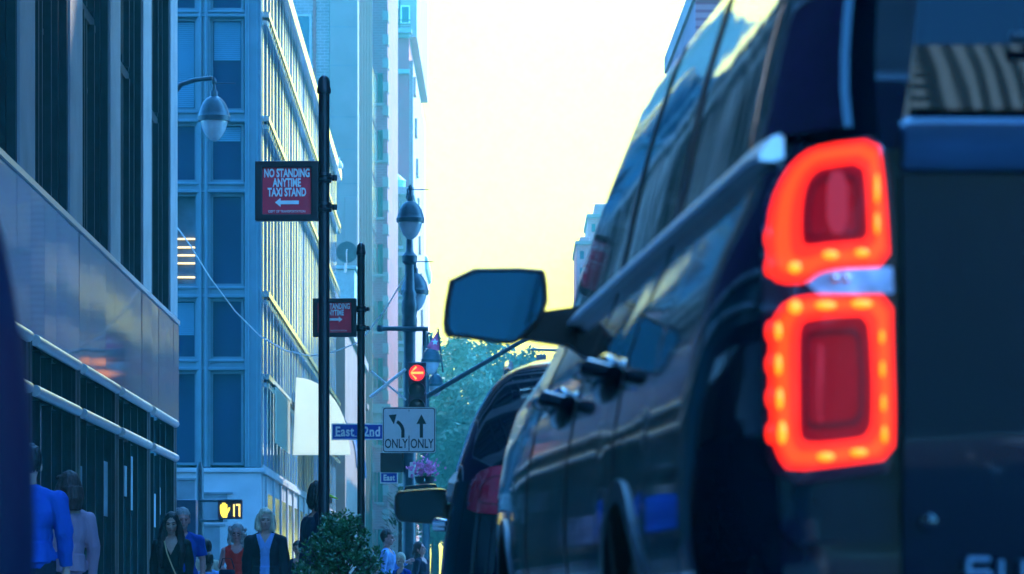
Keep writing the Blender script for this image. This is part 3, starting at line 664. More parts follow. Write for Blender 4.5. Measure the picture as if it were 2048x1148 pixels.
# ------------------------------------------------------------------ vehicles
class Shell:
    """a car body: local x to the right, y forward from the rear face, z up"""
    def __init__(s, Ln, low, green, zs, zb, zr, hood, wb, rear_lean, rc, wheels, wr, k=.17):
        s.L=Ln; s.low=low; s.green=green; s.zs=zs; s.zb=zb; s.zr=zr; s.hood=hood; s.wb=wb; s.lean=rear_lean; s.rc=rc; s.wheels=wheels; s.wr=wr; s.k=k
    def taper(s, y):
        f = 1.0
        if y < s.rc: q = (s.rc-max(y,0))/s.rc; f *= 1-s.k*(1-math.sqrt(max(0,1-q*q)))
        e = s.L-y
        if e < .7: q = (.7-max(e,0))/.7; f *= 1-.24*(1-math.sqrt(max(0,1-q*q)))
        f *= 1-.035*max(0,(y-s.L*.62)/(s.L*.38))**2
        return f
    def corner_y(s, w, z):
        """inverse of the rear corner rounding: how far forward the surface is at lateral offset w"""
        p = abs(w)/s.prof(z)
        if p >= 1: return s.rc
        c = 1-(1-p)/s.k
        if c < 0: return 0.0
        return s.rc*(1-math.sqrt(max(0,1-c*c)))  if False else s.rc - s.rc*math.sqrt(max(0,1-(1-(1-p)/s.k)**2))
    def prof(s, z):
        a = s.low if z <= s.zb else s.green
        return float(np.interp(z, [q[1] for q in a], [q[0] for q in a]))
    def half(s, y, z): return s.prof(z)*s.taper(y)
    def tz(s, y, z): return s.taper(y-s.rear(z)) if z > s.zb else s.taper(y)
    def top(s, y):
        if y <= s.wb: return s.zb
        t = (y-s.wb)/(s.L-s.wb); return s.hood[0]+(s.hood[1]-s.hood[0])*t**1.5 + (s.zb-s.hood[0])*max(0,1-t*6)
    def bottom(s, y):
        for c in s.wheels:
            if abs(y-c) < s.wr: return max(s.zs, s.wr*.82 + math.sqrt(s.wr**2-(y-c)**2)*1.0 - .02)
        return s.zs
    def windshield(s, z):
        return s.wb - (s.wb-s.wt)*((z-s.zb)/(s.zr-s.zb))
    def rear(s, z):
        t = max(0,(z-s.zb)/(s.zr-s.zb)); return s.lean*t**1.3
    def body(s, m, parent, wt):
        s.wt = wt; mb = MB(); n = 16
        st = sorted(set([0,.015,.04,.08,.12,.18,.25,.33]+[round(.42+.06*k,3) for k in range(int((s.L-.75)/.06))]+[s.L-.3,s.L-.22,s.L-.15,s.L-.08,s.L-.03,s.L]+[c+d for c in s.wheels for d in (-s.wr-.003,-s.wr+.003,s.wr-.003,s.wr+.003)]))
        rows = []
        for y in st:
            z0, z1 = s.bottom(y), s.top(y)
            zl = [z0+(z1-z0)*k/n for k in range(n+1)]
            left = [(-s.half(y,min(z,s.zb)), y, z) for z in zl]
            ww = s.half(y, min(z1, s.zb))
            crown = [(-ww*q, y, z1+(.03*(1-q*q) if y > s.wb else .0)) for q in (.93,.6,.2,-.2,-.6,-.93)]
            rows.append(left+crown+[(-x,yy,z) for x,yy,z in left[::-1]])
        mb.grid(rows)
        k = len(rows[0]); 
        mb.f.append(tuple(range(k))); mb.f.append(tuple((len(rows)-1)*k+i for i in range(k)))
        # greenhouse
        rows = []; nz = 12
        for t in [i/24 for i in range(25)]:
            left = []
            for j in range(nz+1):
                z = s.zb+(s.zr-s.zb)*(1-(1-j/nz)**1.4) if True else 0
                y = s.rear(z)+(s.windshield(z)-s.rear(z))*t
                left.append((-s.prof(z+1e-4)*s.tz(y,z), y, z))
            x0,y0,z0 = left[-1]
            cr = [(x0*q, y0, z0+.04*(1-q*q)) for q in (.8,.4,0,-.4,-.8)]
            rows.append(left+cr+[(-x,y,z) for x,y,z in left[::-1]])
        mb.grid(rows); k = len(rows[0]); b0 = len(mb.v)-len(rows)*k
        for rw, bl in ((rows[0],-.03),(rows[-1],.04)):
            rr2 = []
            for j in range(nz+1):
                (xa,ya,za),(xb,yb,zb2) = rw[j], rw[-1-j]; rr2.append([(xa+(xb-xa)*i/10, ya+bl*(1-(2*i/10-1)**2), za) for i in range(11)])
            mb.grid(rr2)
        return mb.build('body', m, parent, smooth=38)
    def side_panel(s, name, m, parent, y0, y1, z0, z1, side=-1, off=.008, lean0=0, lean1=0, ny=10, nz=8, th=.012):
        rows, back = [], []
        for i in range(ny+1):
            r, q = [], []
            for j in range(nz+1):
                z = z0+(z1-z0)*j/nz; a = y0+lean0*j/nz; c = y1+lean1*j/nz; y = a+(c-a)*i/ny
                w_ = s.prof(z+1e-4)*s.tz(y,z)
                r.append((side*(w_+off), y, z)); q.append((side*(w_+off-th), y, z))
            rows.append(r); back.append(q)
        mb = MB(); mb.grid(rows); mb.grid(back)
        n = nz+1; N0 = len(rows)*n
        per = [i*n for i in range(ny+1)]+[ny*n+j for j in range(1,nz+1)]+[i*n+nz for i in range(ny-1,-1,-1)]+[j for j in range(nz-1,0,-1)]
        for a, c in zip(per, per[1:]+per[:1]): mb.f.append((a, c, c+N0, a+N0))
        return mb.build(name, m, parent, smooth=40)
    def wheel(s, parent, y, side, w_):
        t = MB(); r = s.wr*.86+.03; x = side*w_; zc = r-.10
        t.lathe((x,y,zc), [(r*.62,-.12),(r*.93,-.12),(r,-.08),(r,.08),(r*.93,.12),(r*.62,.12)], 32, 'x')
        to = t.build('wheel', M['rubber'], parent, smooth=35)
        g = MB(); xo = x+side*.10
        g.lathe((xo,y,zc), [(r*.64,-.03),(r*.64,.02),(r*.56,.025),(r*.54,-.02)], 28, 'x')
        for k in range(5):
            a = 2*math.pi*k/5; g.tube([(xo,y,zc),(xo,y+math.cos(a)*r*.58,zc+math.sin(a)*r*.58)],[.05,.03],6)
        g.build('rim', M['chrome'], to, smooth=35)

def belt(Sh, parent, sd, y0, y1, z):
    rows = []
    for k in range(40):
        y = y0+(y1-y0)*k/39; w_ = Sh.prof(z+.01)*Sh.tz(y,z+.01); rows.append([(sd*(w_+o_), y, z+h_) for o_, h_ in ((-.01,.040),(.006,.036),(.026,.010),(.026,.0),(-.01,-.002))])
    m = MB(); m.grid(rows); m.f.append((0,1,2,3,4)); n_ = len(m.v); m.f.append((n_-1,n_-2,n_-3,n_-4,n_-5)); m.build('belt_trim', M['belt_chrome'], parent, smooth=25)

# the big black car filling the right of the picture
TH = 3.7
suv = thing('parked_suv', 'large black SUV with glowing red tail lamp filling the right side', 'suv', (1.315,5.36,0), R(TH))
LOW = [(.90,.32),(.985,.40),(1.03,.55),(1.055,.76),(1.05,.92),(1.028,1.05),(.998,1.14),(.96,1.22),(.94,1.275)]
GRN = [(.938,1.275),(.925,1.32),(.875,1.55),(.815,1.74),(.755,1.83),(.68,1.87)]
S = Shell(5.68, LOW, GRN, .33, 1.275, 1.87, (1.20,1.08), 4.05, .26, .22, (1.25,4.55), .46)
S.body(M['carpaint'], suv, 3.05)
for sd in (-1,1):
    for y in (1.25,4.55): S.wheel(suv, y, sd, .90)
    for y in (1.25,4.55):
        m = MB(); po = [(y+math.cos(a)*.475, .46*.82+math.sin(a)*.475) for a in [math.pi*k/16 for k in range(17)]]; pi_ = [(y+math.cos(a)*.435, .46*.82+math.sin(a)*.435) for a in [math.pi*k/16 for k in range(17)]]
        vs = []; 
        for (yy,zz_) in po+pi_: vs.append((sd*(S.half(yy,max(.34,zz_))+.006), yy, zz_))
        for (yy,zz_) in po+pi_: vs.append((sd*(S.half(yy,max(.34,zz_))-.12), yy, zz_))
        fs = []
        for i in range(16): fs += [(i,i+1,17+i+1,17+i),(17+i,17+i+1,51+i+1,51+i),(i,34+i,34+i+1,i+1)]
        m.add(vs,fs).build('arch_trim', M['plastic'], suv, smooth=40)
    S.side_panel('quarter_window', M['carglass'], suv, .03, 1.32, 1.31, 1.74, sd, lean0=.20, lean1=.10)
    S.side_panel('rear_side_window', M['carglass'], suv, 1.46, 2.38, 1.31, 1.76, sd, lean0=.08, lean1=-.02)
    S.side_panel('front_side_window', M['carglass'], suv, 2.48, 3.72, 1.31, 1.76, sd, lean0=-.02, lean1=-.72)
    for (a, c, l0, l1) in ((1.34,1.44,.10,.08),(2.40,2.46,-.02,-.02)):
        S.side_panel('pillar_trim', M['plastic'], suv, a, c, 1.305, 1.765, sd, off=.011, lean0=l0, lean1=l1, ny=3)
    belt(S, suv, sd, .15, 3.85, 1.275)
    m = MB(); m.tube([(sd*.66,.62,1.86),(sd*.655,.75,1.91),(sd*.65,2.3,1.91),(sd*.64,2.5,1.87)], .022, 10); m.build('roof_rail', M['plastic'], suv, smooth=True)
    for y in (1.72, 2.80):                                       # door handles on their pads
        z = 1.05; ww = S.half(y, z)
        m = MB(); m.ell((sd*(ww+.004), y, z), (.030,.125,.048), 20, 10); pad = m.build('door_handle', M['carpaint'], suv, smooth=True)
        m = MB(); m.tube([(sd*(ww+.005),y-.12,z+.006),(sd*(ww+.042),y-.085,z+.016),(sd*(ww+.046),y+.06,z+.016),(sd*(ww+.008),y+.11,z+.006)],[.014,.018,.018,.014],12); m.build('grip', M['carpaint'], pad, smooth=True)
    S.side_panel('rocker_trim', M['plastic'], suv, 1.75, 4.05, .34, .44, sd, off=.02, ny=20, nz=2)
    S.side_panel('body_crease', M['carpaint'], suv, .30, 5.0, .60, .625, sd, off=.010, ny=40, nz=2)
    for (a, c) in ((2.43,2.437),(3.60,3.607),(1.40,1.407)):
        S.side_panel('door_gap', M['plastic'], suv, a, c, .46, 1.268, sd, off=.0025, ny=1, nz=16, th=.006)

W0 = lambda u: (u-1024)/F*5.31-1.315            # photo columns on the rear face -> lateral offset
Zl = lambda v: HC+(VH-v)/F*5.31
def corner(off):
    def g(p, y):
        w_, z = p
        c = S.corner_y(min(abs(w_)+.0, S.prof(z)*.999), z)
        return (w_-.006*min(1,c*8) if w_ < 0 else w_+.006*min(1,c*8), c-off-y, z)
    return g
def W1(u, v):
    w_ = W0(u); z = Zl(v)
    for _ in range(6):
        d = 5.36+S.corner_y(min(abs(w_), S.prof(z)*.999), z)-.012+w_*math.sin(R(TH)); X = (u-UC)/F*d
        w_ = .5*w_+.5*((X-1.315)*math.cos(R(TH))+(d-5.36)*math.sin(R(TH)))
    return w_
def outline(px): return [(W1(u,v), Zl(v)) for u, v in px]
def mirrored(pts, sd): return pts if sd < 0 else [(-x, z) for x, z in pts]
up_o = [(1650,284),(1756,279),(1766,340),(1774,430),(1780,535),(1690,538),(1640,545),(1612,568),(1562,566),(1540,545),(1537,470),(1548,392),(1578,328),(1610,296)]
lo_o = [(1628,590),(1700,592),(1784,590),(1786,700),(1790,820),(1788,918),(1700,930),(1580,944),(1560,920),(1546,880),(1540,800),(1540,700),(1545,640),(1575,598)]
up_i = [(1652,332),(1726,326),(1733,380),(1735,430),(1737,482),(1690,486),(1650,489),(1622,492),(1612,490),(1606,484),(1604,450),(1607,400),(1616,360),(1634,338)]
lo_i = [(1620,640),(1690,634),(1735,634),(1742,700),(1745,790),(1742,872),(1690,882),(1620,888),(1602,880),(1598,850),(1598,790),(1597,720),(1598,670),(1604,648)]
for sd in (-1, 1):
    hs = MB(); hp = smoothpoly(outline([(1640,276),(1768,268),(1788,400),(1792,600),(1802,950),(1690,964),(1560,972),(1530,900),(1526,700),(1528,450),(1560,330)]),1)
    g = corner(.012)
    # the housing follows the rear corner
    def skin(poly, off, th, nw=18):
        mbx = MB(); xs = [p[0] for p in poly]; 
        gg = corner(off); 
        # triangulate by horizontal slices so that the lens wraps the corner
        z0, z1 = min(p[1] for p in poly), max(p[1] for p in poly); rows = []
        for j in range(29):
            z = z0+(z1-z0)*(j+.001*(1 if j == 0 else -1 if j == 28 else 0))/28; cs = []
            for i in range(len(poly)):
                a, b_ = poly[i], poly[(i+1)%len(poly)]
                if (a[1]-z)*(b_[1]-z) < 0: cs.append(a[0]+(b_[0]-a[0])*(z-a[1])/(b_[1]-a[1]))
            if len(cs) < 2: continue
            x0, x1 = min(cs), max(cs); rows.append([(x0+(x1-x0)*i/nw, z) for i in range(nw+1)])
        f_ = [[gg(p,0) for p in r] for r in rows]; b2_ = [[gg(p,-th) for p in r] for r in rows]
        mbx.grid(f_); mbx.grid(b2_); n_ = nw+1; N0 = len(rows)*n_; ny = len(rows)-1
        per = [i*n_ for i in range(ny+1)]+[ny*n_+j for j in range(1,nw+1)]+[i*n_+nw for i in range(ny-1,-1,-1)]+[j for j in range(nw-1,0,-1)]
        for a, c in zip(per, per[1:]+per[:1]): mbx.f.append((a, c, c+N0, a+N0))
        if sd > 0: mbx.v = [(-x,y,z) for x,y,z in mbx.v]
        return mbx
    lamp = skin(hp, .010, .03).build('tail_lamp', mat('lamp_housing_plum',(.05,.006,.016),.12,coat=1,noise=.3,nscale=8), suv, smooth=40)
    for po, pi_, nm in ((up_o, up_i, 'upper'), (lo_o, lo_i, 'lower')):
        po_, pi2 = outline(po), outline(pi_)
        def gm(p, y, g=corner(.014)):
            x, yy, z = g(p, y); return ((x if sd < 0 else -x), yy, z)
        lerp = lambda A, B, t: [(a[0]+(b_[0]-a[0])*t, a[1]+(b_[1]-a[1])*t) for a, b_ in zip(A, B)]
        sp_ = lambda A: smoothpoly(A, 1)
        MB().ring(sp_(po_), sp_(lerp(po_,pi2,.24)), 0, -.018, gm).build('lamp_rim', M['led'], lamp, smooth=30)
        MB().ring(sp_(lerp(po_,pi2,.242)), sp_(lerp(po_,pi2,.66)), .003, -.018, gm).build('lamp_ring', M['led_o'], lamp, smooth=30)
        MB().ring(sp_(lerp(po_,pi2,.662)), sp_(pi2), 0, -.018, gm).build('lamp_edge', M['led'], lamp, smooth=30)
        ll = skin([(p[0],p[1]) for p in sp_(pi2)], .012, .02).build('lamp_lens', M['redlens'], lamp, smooth=40)
        cx_, cz_ = sum(p[0] for p in pi2)/len(pi2), sum(p[1] for p in pi2)/len(pi2); sc2 = lambda t: [(cx_+(p[0]-cx_)*t, cz_+(p[1]-cz_)*t) for p in sp_(pi2)]
        MB().ring(sc2(.80), sc2(.70), -.001, -.012, gm).build('lens_ridge', M['lens_ridge'], lamp, smooth=30)
        rib = MB()
        for q_ in (-.45,-.15,.15,.45):
            h0 = (max(p[1] for p in pi2)-min(p[1] for p in pi2))*.5*.62; wx = cx_+q_*(max(p[0] for p in pi2)-min(p[0] for p in pi2))*.5
            rib.ring([(wx-.0035,cz_-h0),(wx+.0035,cz_-h0),(wx+.0035,cz_+h0),(wx-.0035,cz_+h0)],[(wx-.0004,cz_-h0+.003),(wx+.0004,cz_-h0+.003),(wx+.0004,cz_+h0-.003),(wx-.0004,cz_+h0-.003)],-.001,-.010,gm)
        rib.build('lens_ribs', M['redlens'], lamp)
    for (u, v, du, dv) in ((1660,512,17,9),(1722,508,15,8),(1650,613,22,9),(1722,610,22,9),(1557,662,7,19),(1557,730,7,22),(1559,798,7,22),(1564,866,9,24),(1650,915,18,9),(1716,906,18,8),(1762,676,5,14),(1763,740,5,17),(1765,808,5,17),(1767,870,6,18),(1752,380,5,30),(1752,450,5,22),(1590,535,14,12),(1590,615,14,14)):
        m = MB(); x, y, z = corner(.020)((W1(u,v), Zl(v)), 0); m.ell((x if sd < 0 else -x, y, z), (du*.0007, .006, dv*.0007), 12, 6); m.build('diode', M['led_y'], lamp, smooth=True)
    for v in (470,530,662,728,795,866):                    # side glow pips on the wrap of the lens
        m = MB(); x, y, z = corner(.008)((W1(1545,v), Zl(v)), 0); m.ell((x if sd < 0 else -x, y, z), (.008, .010, .016), 10, 6); m.build('side_pip', M['led'], lamp, smooth=True)
    for (u0,u1,v0,v1) in ((1648,1690,345,470),(1630,1642,690,850)):
        m = MB(); pts_ = [(W0(u0),Zl(v0)),(W0(u1),Zl(v0)),(W0(u1),Zl(v1)),(W0(u0),Zl(v1))]; m.prism([(x if sd<0 else -x,z) for x,z in smoothpoly(pts_,1)], -.017+S.corner_y(.9,1.0), -.010+S.corner_y(.9,1.0)); m.build('inner_reflector', mat('inner_red',(.4,.01,.02),.25,emis=(.40,.003,.008),es=.22), lamp)
    rp = outline([(1612,566),(1640,545),(1690,538),(1785,536),(1787,588),(1700,590),(1640,590)])
    skin(rp, .013, .02).build('reverse_lamp', M['clearlens'], lamp, smooth=40)
    for u in (1664, 1686):
        m = MB(); x,y,z = corner(.018)((W0(u),Zl(558)),0); m.ell((x if sd<0 else -x,y,z),(.0065,.005,.0065),10,6); m.build('bulb', M['chrome'], lamp, smooth=True)

# tailgate, rear window, bumper, wiper, lettering
m = MB(); rows = []
for j in range(15):
    z = .60+(1.24-.60)*j/14; bul = -.03-.028*math.sin(math.pi*j/14)
    rows.append([(.775*q, bul*(1-.35*abs(q)**6)-.0, z) for q in [i/10-1 for i in range(21)]])
m.grid(rows); m.grid([[(x,y+.05,z) for x,y,z in r] for r in rows]); tg = m.build('tailgate', M['carpaint'], suv, smooth=True)
m = MB(); rows = [[(.775*q,-.036-.012*(1-abs(q)**4)-dy,z) for q in [i/10-1 for i in range(21)]] for z,dy in ((1.243,0),(1.262,.012),(1.305,.016),(1.315,0))]
m.grid(rows); m.grid([[(x,y+.04,z) for x,y,z in r] for r in rows]); m.build('applique', mat('gloss_garnish',(.02,.05,.10),.12,coat=1,noise=.5,nscale=3,stretch=(1,1,6)), tg, smooth=50)
m = MB(); rows = []
for j in range(9):
    z = 1.33+(1.80-1.33)*j/8; rows.append([(.76*q*(1-.10*j/8), S.rear(z)-.016-.034*(1-q*q), z) for q in [i/10-1 for i in range(21)]])
m.grid(rows); m.grid([[(x,y+.02,z) for x,y,z in r] for r in rows]); m.build('rear_window', M['rearglass'], suv, smooth=True)
m = MB(); m.tube([(.0,.0,1.335),(-.05,-.035,1.40),(-.30,-.03,1.425),(-.62,-.01,1.432)],[.02,.014,.010,.007],8); m.build('rear_wiper', M['plastic'], suv, smooth=True)
m = MB(); rows = []
for z, dy, ws in ((.34,.0,.93),(.37,-.09,.96),(.46,-.12,.99),(.565,-.11,.985),(.60,-.06,.97),(.61,.05,.96)):
    rows.append([(ws*q, dy+.20*abs(q)**5, z) for q in [i/12-1 for i in range(25)]])
m.grid(rows); m.build('bumper', M['plastic'], suv, smooth=True)
for sd in (-1,1):                                             # painted corner piece between lamp and bumper
    hp = mirrored(outline([(1575,975),(1802,962),(1814,1085),(1700,1090),(1555,1090)]), -1)
    skin(smoothpoly(hp,1), .016, .03).build('corner_panel', M['carpaint'], suv, smooth=40)
badge = mat('satin_letter',(.08,.13,.18),.4,metal=.3,noise=.1)
def stroke_letter(m, ch, x, z, w_, h, y):
    s_ = {'S':[(1,1,0,1),(0,1,0,.5),(0,.5,1,.5),(1,.5,1,0),(1,0,0,0)],'U':[(0,1,0,0),(0,0,1,0),(1,0,1,1)],'B':[(0,0,0,1),(0,1,1,1),(1,1,1,0),(1,0,0,0),(0,.5,1,.5)],
          'R':[(0,0,0,1),(0,1,1,1),(1,1,1,.5),(1,.5,0,.5),(.3,.5,1,0)],'A':[(0,0,.5,1),(.5,1,1,0),(.25,.4,.75,.4)],'N':[(0,0,0,1),(0,1,1,0),(1,0,1,1)]}[ch]
    for (a,b_,c,d_) in s_: m.tube([(x+a*w_,y,z+b_*h),(x+c*w_,y,z+d_*h)],.0048,8)
for k, ch in enumerate('SUBURBAN'):
    m = MB(); u = 1918+66*k; stroke_letter(m, ch, W0(u), Zl(1172), .031, .036, -.060); m.build('letter', badge, tg, smooth=True)
m = MB(); m.lathe((-.742,-.035,Zl(1045)),[(.001,-.010),(.013,-.008),(.015,.01)],14,'y'); m.build('lock_button', M['carpaint'], tg, smooth=True)
MB().box((-.26,-.075,.80),(.26,-.05,.95)).build('plate_recess', M['plastic'], tg, bevel=.01)

# door mirrors
def door_mirror(parent, Sh, y, z, sd, wd, hg, gap, body_m, glass_m, chamfer=True, stalk_drop=.09, frame=.010):
    ww = Sh.half(y, z)
    x0 = ww+gap; x1 = x0+wd
    pr = [(x1-.02,z+hg*.5-.004),(x0+.012,z+hg*.5),(x0,z+hg*.5-.02),(x0-.004,z-.05*hg),(x0+.055,z-hg*.42),(x0+.085,z-hg*.5),(x1-.035,z-hg*.5+.02),(x1-.004,z-hg*.40),(x1,z-.1)] if chamfer else \
         [(x1-.03,z+hg*.5-.012),(x0+.02,z+hg*.5),(x0,z+hg*.4),(x0,z-hg*.36),(x0+.03,z-hg*.5),(x1-.05,z-hg*.5+.008),(x1-.01,z-hg*.40),(x1,z-hg*.1),(x1-.004,z+hg*.36)]
    if chamfer: pr[-1] = (x1, z-hg*.12)
    pr = smoothpoly(pr, 1 if chamfer else 2); cx = sum(p[0] for p in pr)/len(pr); cz = sum(p[1] for p in pr)/len(pr)
    m = MB(); ring = []
    for t, sc_ in ((0,.97),(.015,1.0),(.05,.99),(.09,.90),(.12,.70),(.135,.35)):
        ring.append([((cx+(px_-cx)*sc_)*sd, y+t, cz+(pz-cz)*sc_) for px_, pz in pr])
    n = len(pr); vs = [p for r in ring for p in r]; fs = [(i*n+k, i*n+(k+1)%n, (i+1)*n+(k+1)%n, (i+1)*n+k) for i in range(len(ring)-1) for k in range(n)]
    fs.append(tuple((len(ring)-1)*n+k for k in range(n))); m.add(vs, fs)
    sc_ = 1-frame*2/min(wd,hg)
    inner = [((cx+(px_-cx)*sc_)*sd, cz+(pz-cz)*sc_) for px_, pz in pr]
    o0 = len(m.v); m.v += [(px_*1.0,y+.0,pz) for px_,pz in inner]+[(px_,y+.012,pz) for px_,pz in inner]
    m.f += [(k,(k+1)%n,o0+(k+1)%n,o0+k) for k in range(n)]+[(o0+k,o0+(k+1)%n,o0+n+(k+1)%n,o0+n+k) for k in range(n)]
    # the arm is part of the housing mesh
    zb_ = z-hg*.5+.02
    m.add([(sd*(ww-.08),y+.02,zb_+.085),(sd*(x0+.05),y+.02,zb_+.055),(sd*(x0+.07),y+.02,zb_+.0),(sd*(ww-.06),y+.02,zb_-.03),
           (sd*(ww-.08),y+.11,zb_+.085),(sd*(x0+.05),y+.10,zb_+.055),(sd*(x0+.07),y+.10,zb_+.0),(sd*(ww-.06),y+.11,zb_-.03)],[(0,1,2,3),(7,6,5,4),(0,4,5,1),(1,5,6,2),(2,6,7,3),(3,7,4,0)])
    mo = m.build('door_mirror', body_m, parent, smooth=35)
    g = MB(); g.add([(px_,y+.006,pz) for px_,pz in inner]+[(px_,y+.012,pz) for px_,pz in inner],[tuple(range(n)),tuple(range(2*n-1,n-1,-1))])
    g.build('mirror_glass', glass_m, mo)
    return mo
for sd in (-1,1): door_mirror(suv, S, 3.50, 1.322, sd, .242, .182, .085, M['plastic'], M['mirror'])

# the second black car ahead
c2 = thing('black_crossover', 'black crossover just ahead of the big SUV, its unlit red tail lamp half hidden', 'car', (.665,13.35,0), R(1.2))
LOW2 = [(.80,.28),(.86,.36),(.90,.52),(.915,.70),(.90,.86),(.88,.98),(.865,1.06)]
GRN2 = [(.862,1.06),(.85,1.12),(.79,1.30),(.72,1.43),(.66,1.49),(.58,1.52)]
S2 = Shell(4.55, LOW2, GRN2, .30, 1.06, 1.52, (1.02,.86), 3.35, .55, .34, (.92,3.62), .38, k=.22)
S2.body(M['carpaint'], c2, 2.55)
for sd in (-1,1):
    for y in (.92,3.62): S2.wheel(c2, y, sd, .79)
    S2.side_panel('quarter_window', M['carglass'], c2, .62, 1.05, 1.09, 1.46, sd, lean0=.28, lean1=.05)
    S2.side_panel('rear_side_window', M['carglass'], c2, 1.12, 1.98, 1.09, 1.48, sd, lean0=.05, lean1=-.02)
    S2.side_panel('front_side_window', M['carglass'], c2, 2.06, 3.10, 1.09, 1.48, sd, lean0=-.02, lean1=-.60)
    belt(S2, c2, sd, .45, 3.12, 1.062)
    m = MB(); m.tube([(sd*.66,.95,1.49),(sd*.655,1.1,1.53),(sd*.64,2.3,1.54),(sd*.63,2.45,1.50)],.018,8); m.build('roof_rail', M['chrome'], c2, smooth=True)
    for y in (1.30,2.22):
        ww = S2.half(y,.93); m = MB(); m.tube([(sd*(ww),y-.1,.93),(sd*(ww+.04),y-.07,.935),(sd*(ww+.04),y+.06,.935),(sd*ww,y+.1,.93)],[.014,.018,.018,.014],10); m.build('door_handle', M['chrome'], c2, smooth=True)
    lamp_px = [(u-42,v) for u,v in ((950,1000),(957,962),(984,937),(1040,930),(1090,940),(1080,1032),(1010,1030),(952,1024))]
    pts = [((u-UC)/F*13.4-.62, HC+(VH-v)/F*13.4) for u, v in lamp_px]
    m = MB(); q = smoothpoly([(x*(1 if sd < 0 else -1), z) for x, z in pts], 1)
    y0_ = lambda x, z: S2.corner_y(min(abs(x),S2.prof(z)*.999), z)
    mxq = lambda t: [(sum(p[0] for p in q)/len(q)+(p[0]-sum(a[0] for a in q)/len(q))*t, sum(a[1] for a in q)/len(q)+(p[1]-sum(a[1] for a in q)/len(q))*t) for p in q]
    for t0_, t1_ in ((1,.75),(.75,.5),(.5,.25),(.25,.02)): m.ring(mxq(t0_), mxq(t1_), 0, .05, lambda p, y: (p[0], y0_(p[0],p[1])-.03+y, p[1]))
    lo = m.build('tail_lamp', M['redlens_off'], c2, smooth=40)
    m = MB(); m.ring(mxq(.62), mxq(.54), -.004, .01, lambda p, y: (p[0], y0_(p[0],p[1])-.03+y, p[1])); m.build('lamp_ridge', mat('deep_red_lens',(.25,.004,.02),.15,coat=1,noise=.3,nscale=12), lo)
m = MB(); rows = []
for j in range(7):
    z = 1.10+(1.50-1.10)*j/6; rows.append([(S2.prof(z)*.72*q, S2.rear(z)-.014-.032*(1-q*q), z) for q in [i/8-1 for i in range(17)]])
m.grid(rows); m.grid([[(x,y+.02,z) for x,y,z in r] for r in rows]); m.build('rear_window', M['carglass'], c2, smooth=True)
m = MB(); m.add([(-.30,.95,1.54),(-.24,.95,1.54),(-.25,1.18,1.54),(-.29,1.18,1.54),(-.282,.96,1.615),(-.258,.96,1.615),(-.264,1.03,1.61),(-.276,1.03,1.61)],[(0,1,5,4),(1,2,6,5),(2,3,7,6),(3,0,4,7),(4,5,6,7),(3,2,1,0)]); m.build('roof_antenna', M['carpaint'], c2)
m = MB(); rows = []
for z, dy, ws in ((.34,.0,.80),(.37,-.07,.84),(.48,-.09,.87),(.60,-.06,.86),(.63,.03,.84)): rows.append([(ws*q, dy+.24*abs(q)**5, z) for q in [i/10-1 for i in range(21)]])
m.grid(rows); m.build('bumper', M['plastic'], c2, smooth=True)
for sd in (-1,1): door_mirror(c2, S2, 2.62, 1.03, sd, .225, .155, .01, M['carpaint'], M['mirror_dark'], chamfer=False, frame=.014)

# the third car further ahead
c3 = thing('dark_van', 'dark tall vehicle ahead of the crossover, only its raised door mirror and flank showing', 'van', (.70,19.6,0), R(1.0))
LOW3 = [(.82,.30),(.90,.40),(.955,.60),(.965,.80),(.95,1.0),(.93,1.12)]
GRN3 = [(.928,1.12),(.90,1.25),(.84,1.45),(.77,1.60),(.70,1.66)]
S3 = Shell(4.9, LOW3, GRN3, .30, 1.12, 1.66, (1.05,.92), 3.6, .4, .25, (1.0,3.9), .38)
S3.body(M['carpaint'], c3, 2.8)
for sd in (-1,1):
    for y in (1.0,3.9): S3.wheel(c3, y, sd, .84)
    S3.side_panel('rear_side_window', M['carglass'], c3, .8, 2.1, 1.15, 1.56, sd, lean0=.2, lean1=0)
    S3.side_panel('front_side_window', M['carglass'], c3, 2.2, 3.3, 1.15, 1.56, sd, lean0=0, lean1=-.55)
    door_mirror(c3, S3, 2.75, 1.255, sd, .20, .12, .19, M['carpaint'], M['mirror_dark'], chamfer=False, frame=.008)
    ww = S3.half(.2,.85); m = MB(); m.ell((sd*(ww+.0),.30,HC+(VH-1073)/F*19.9),(.012,.05,.03),12,8); m.build('side_marker', M['amber'], c3, smooth=True)

# dark blue car at the left edge, pulled in at an angle
c4 = thing('navy_sedan', 'out-of-focus dark blue car whose rounded rear corner shows at the far left edge', 'car', (-1.379,3.95,0), R(9.0)); c4.scale = (1,1,1.05)
LOW4 = [(.78,.26),(.84,.34),(.875,.50),(.885,.68),(.88,.82),(.872,.90)]
GRN4 = [(.870,.90),(.855,1.0),(.80,1.16),(.72,1.30),(.62,1.38)]
S4 = Shell(4.6, LOW4, GRN4, .28, .90, 1.40, (.92,.80), 3.3, .22, .22, (.95,3.7), .35, k=.12)
S4.body(M['carblue'], c4, 2.6)
for sd in (-1,1):
    for y in (.95,3.7): S4.wheel(c4, y, sd, .76)
    S4.side_panel('rear_side_window', M['carglass'], c4, .6, 1.7, .93, 1.28, sd, lean0=.25, lean1=0)
    S4.side_panel('front_side_window', M['carglass'], c4, 1.8, 2.9, .93, 1.28, sd, lean0=0, lean1=-.5)
    m = MB(); m.ring(smoothpoly([(sd*.50,.66),(sd*.76,.66),(sd*.76,.80),(sd*.50,.80)],1),smoothpoly([(sd*.56,.69),(sd*.72,.69),(sd*.72,.77),(sd*.56,.77)],1),-.03,.03); lo=m.build('tail_lamp', M['redlens_off'], c4)
    MB().prism(smoothpoly([(sd*.56,.69),(sd*.72,.69),(sd*.72,.77),(sd*.56,.77)],1),-.025,.02).build('lamp_lens', M['redlens'], lo)
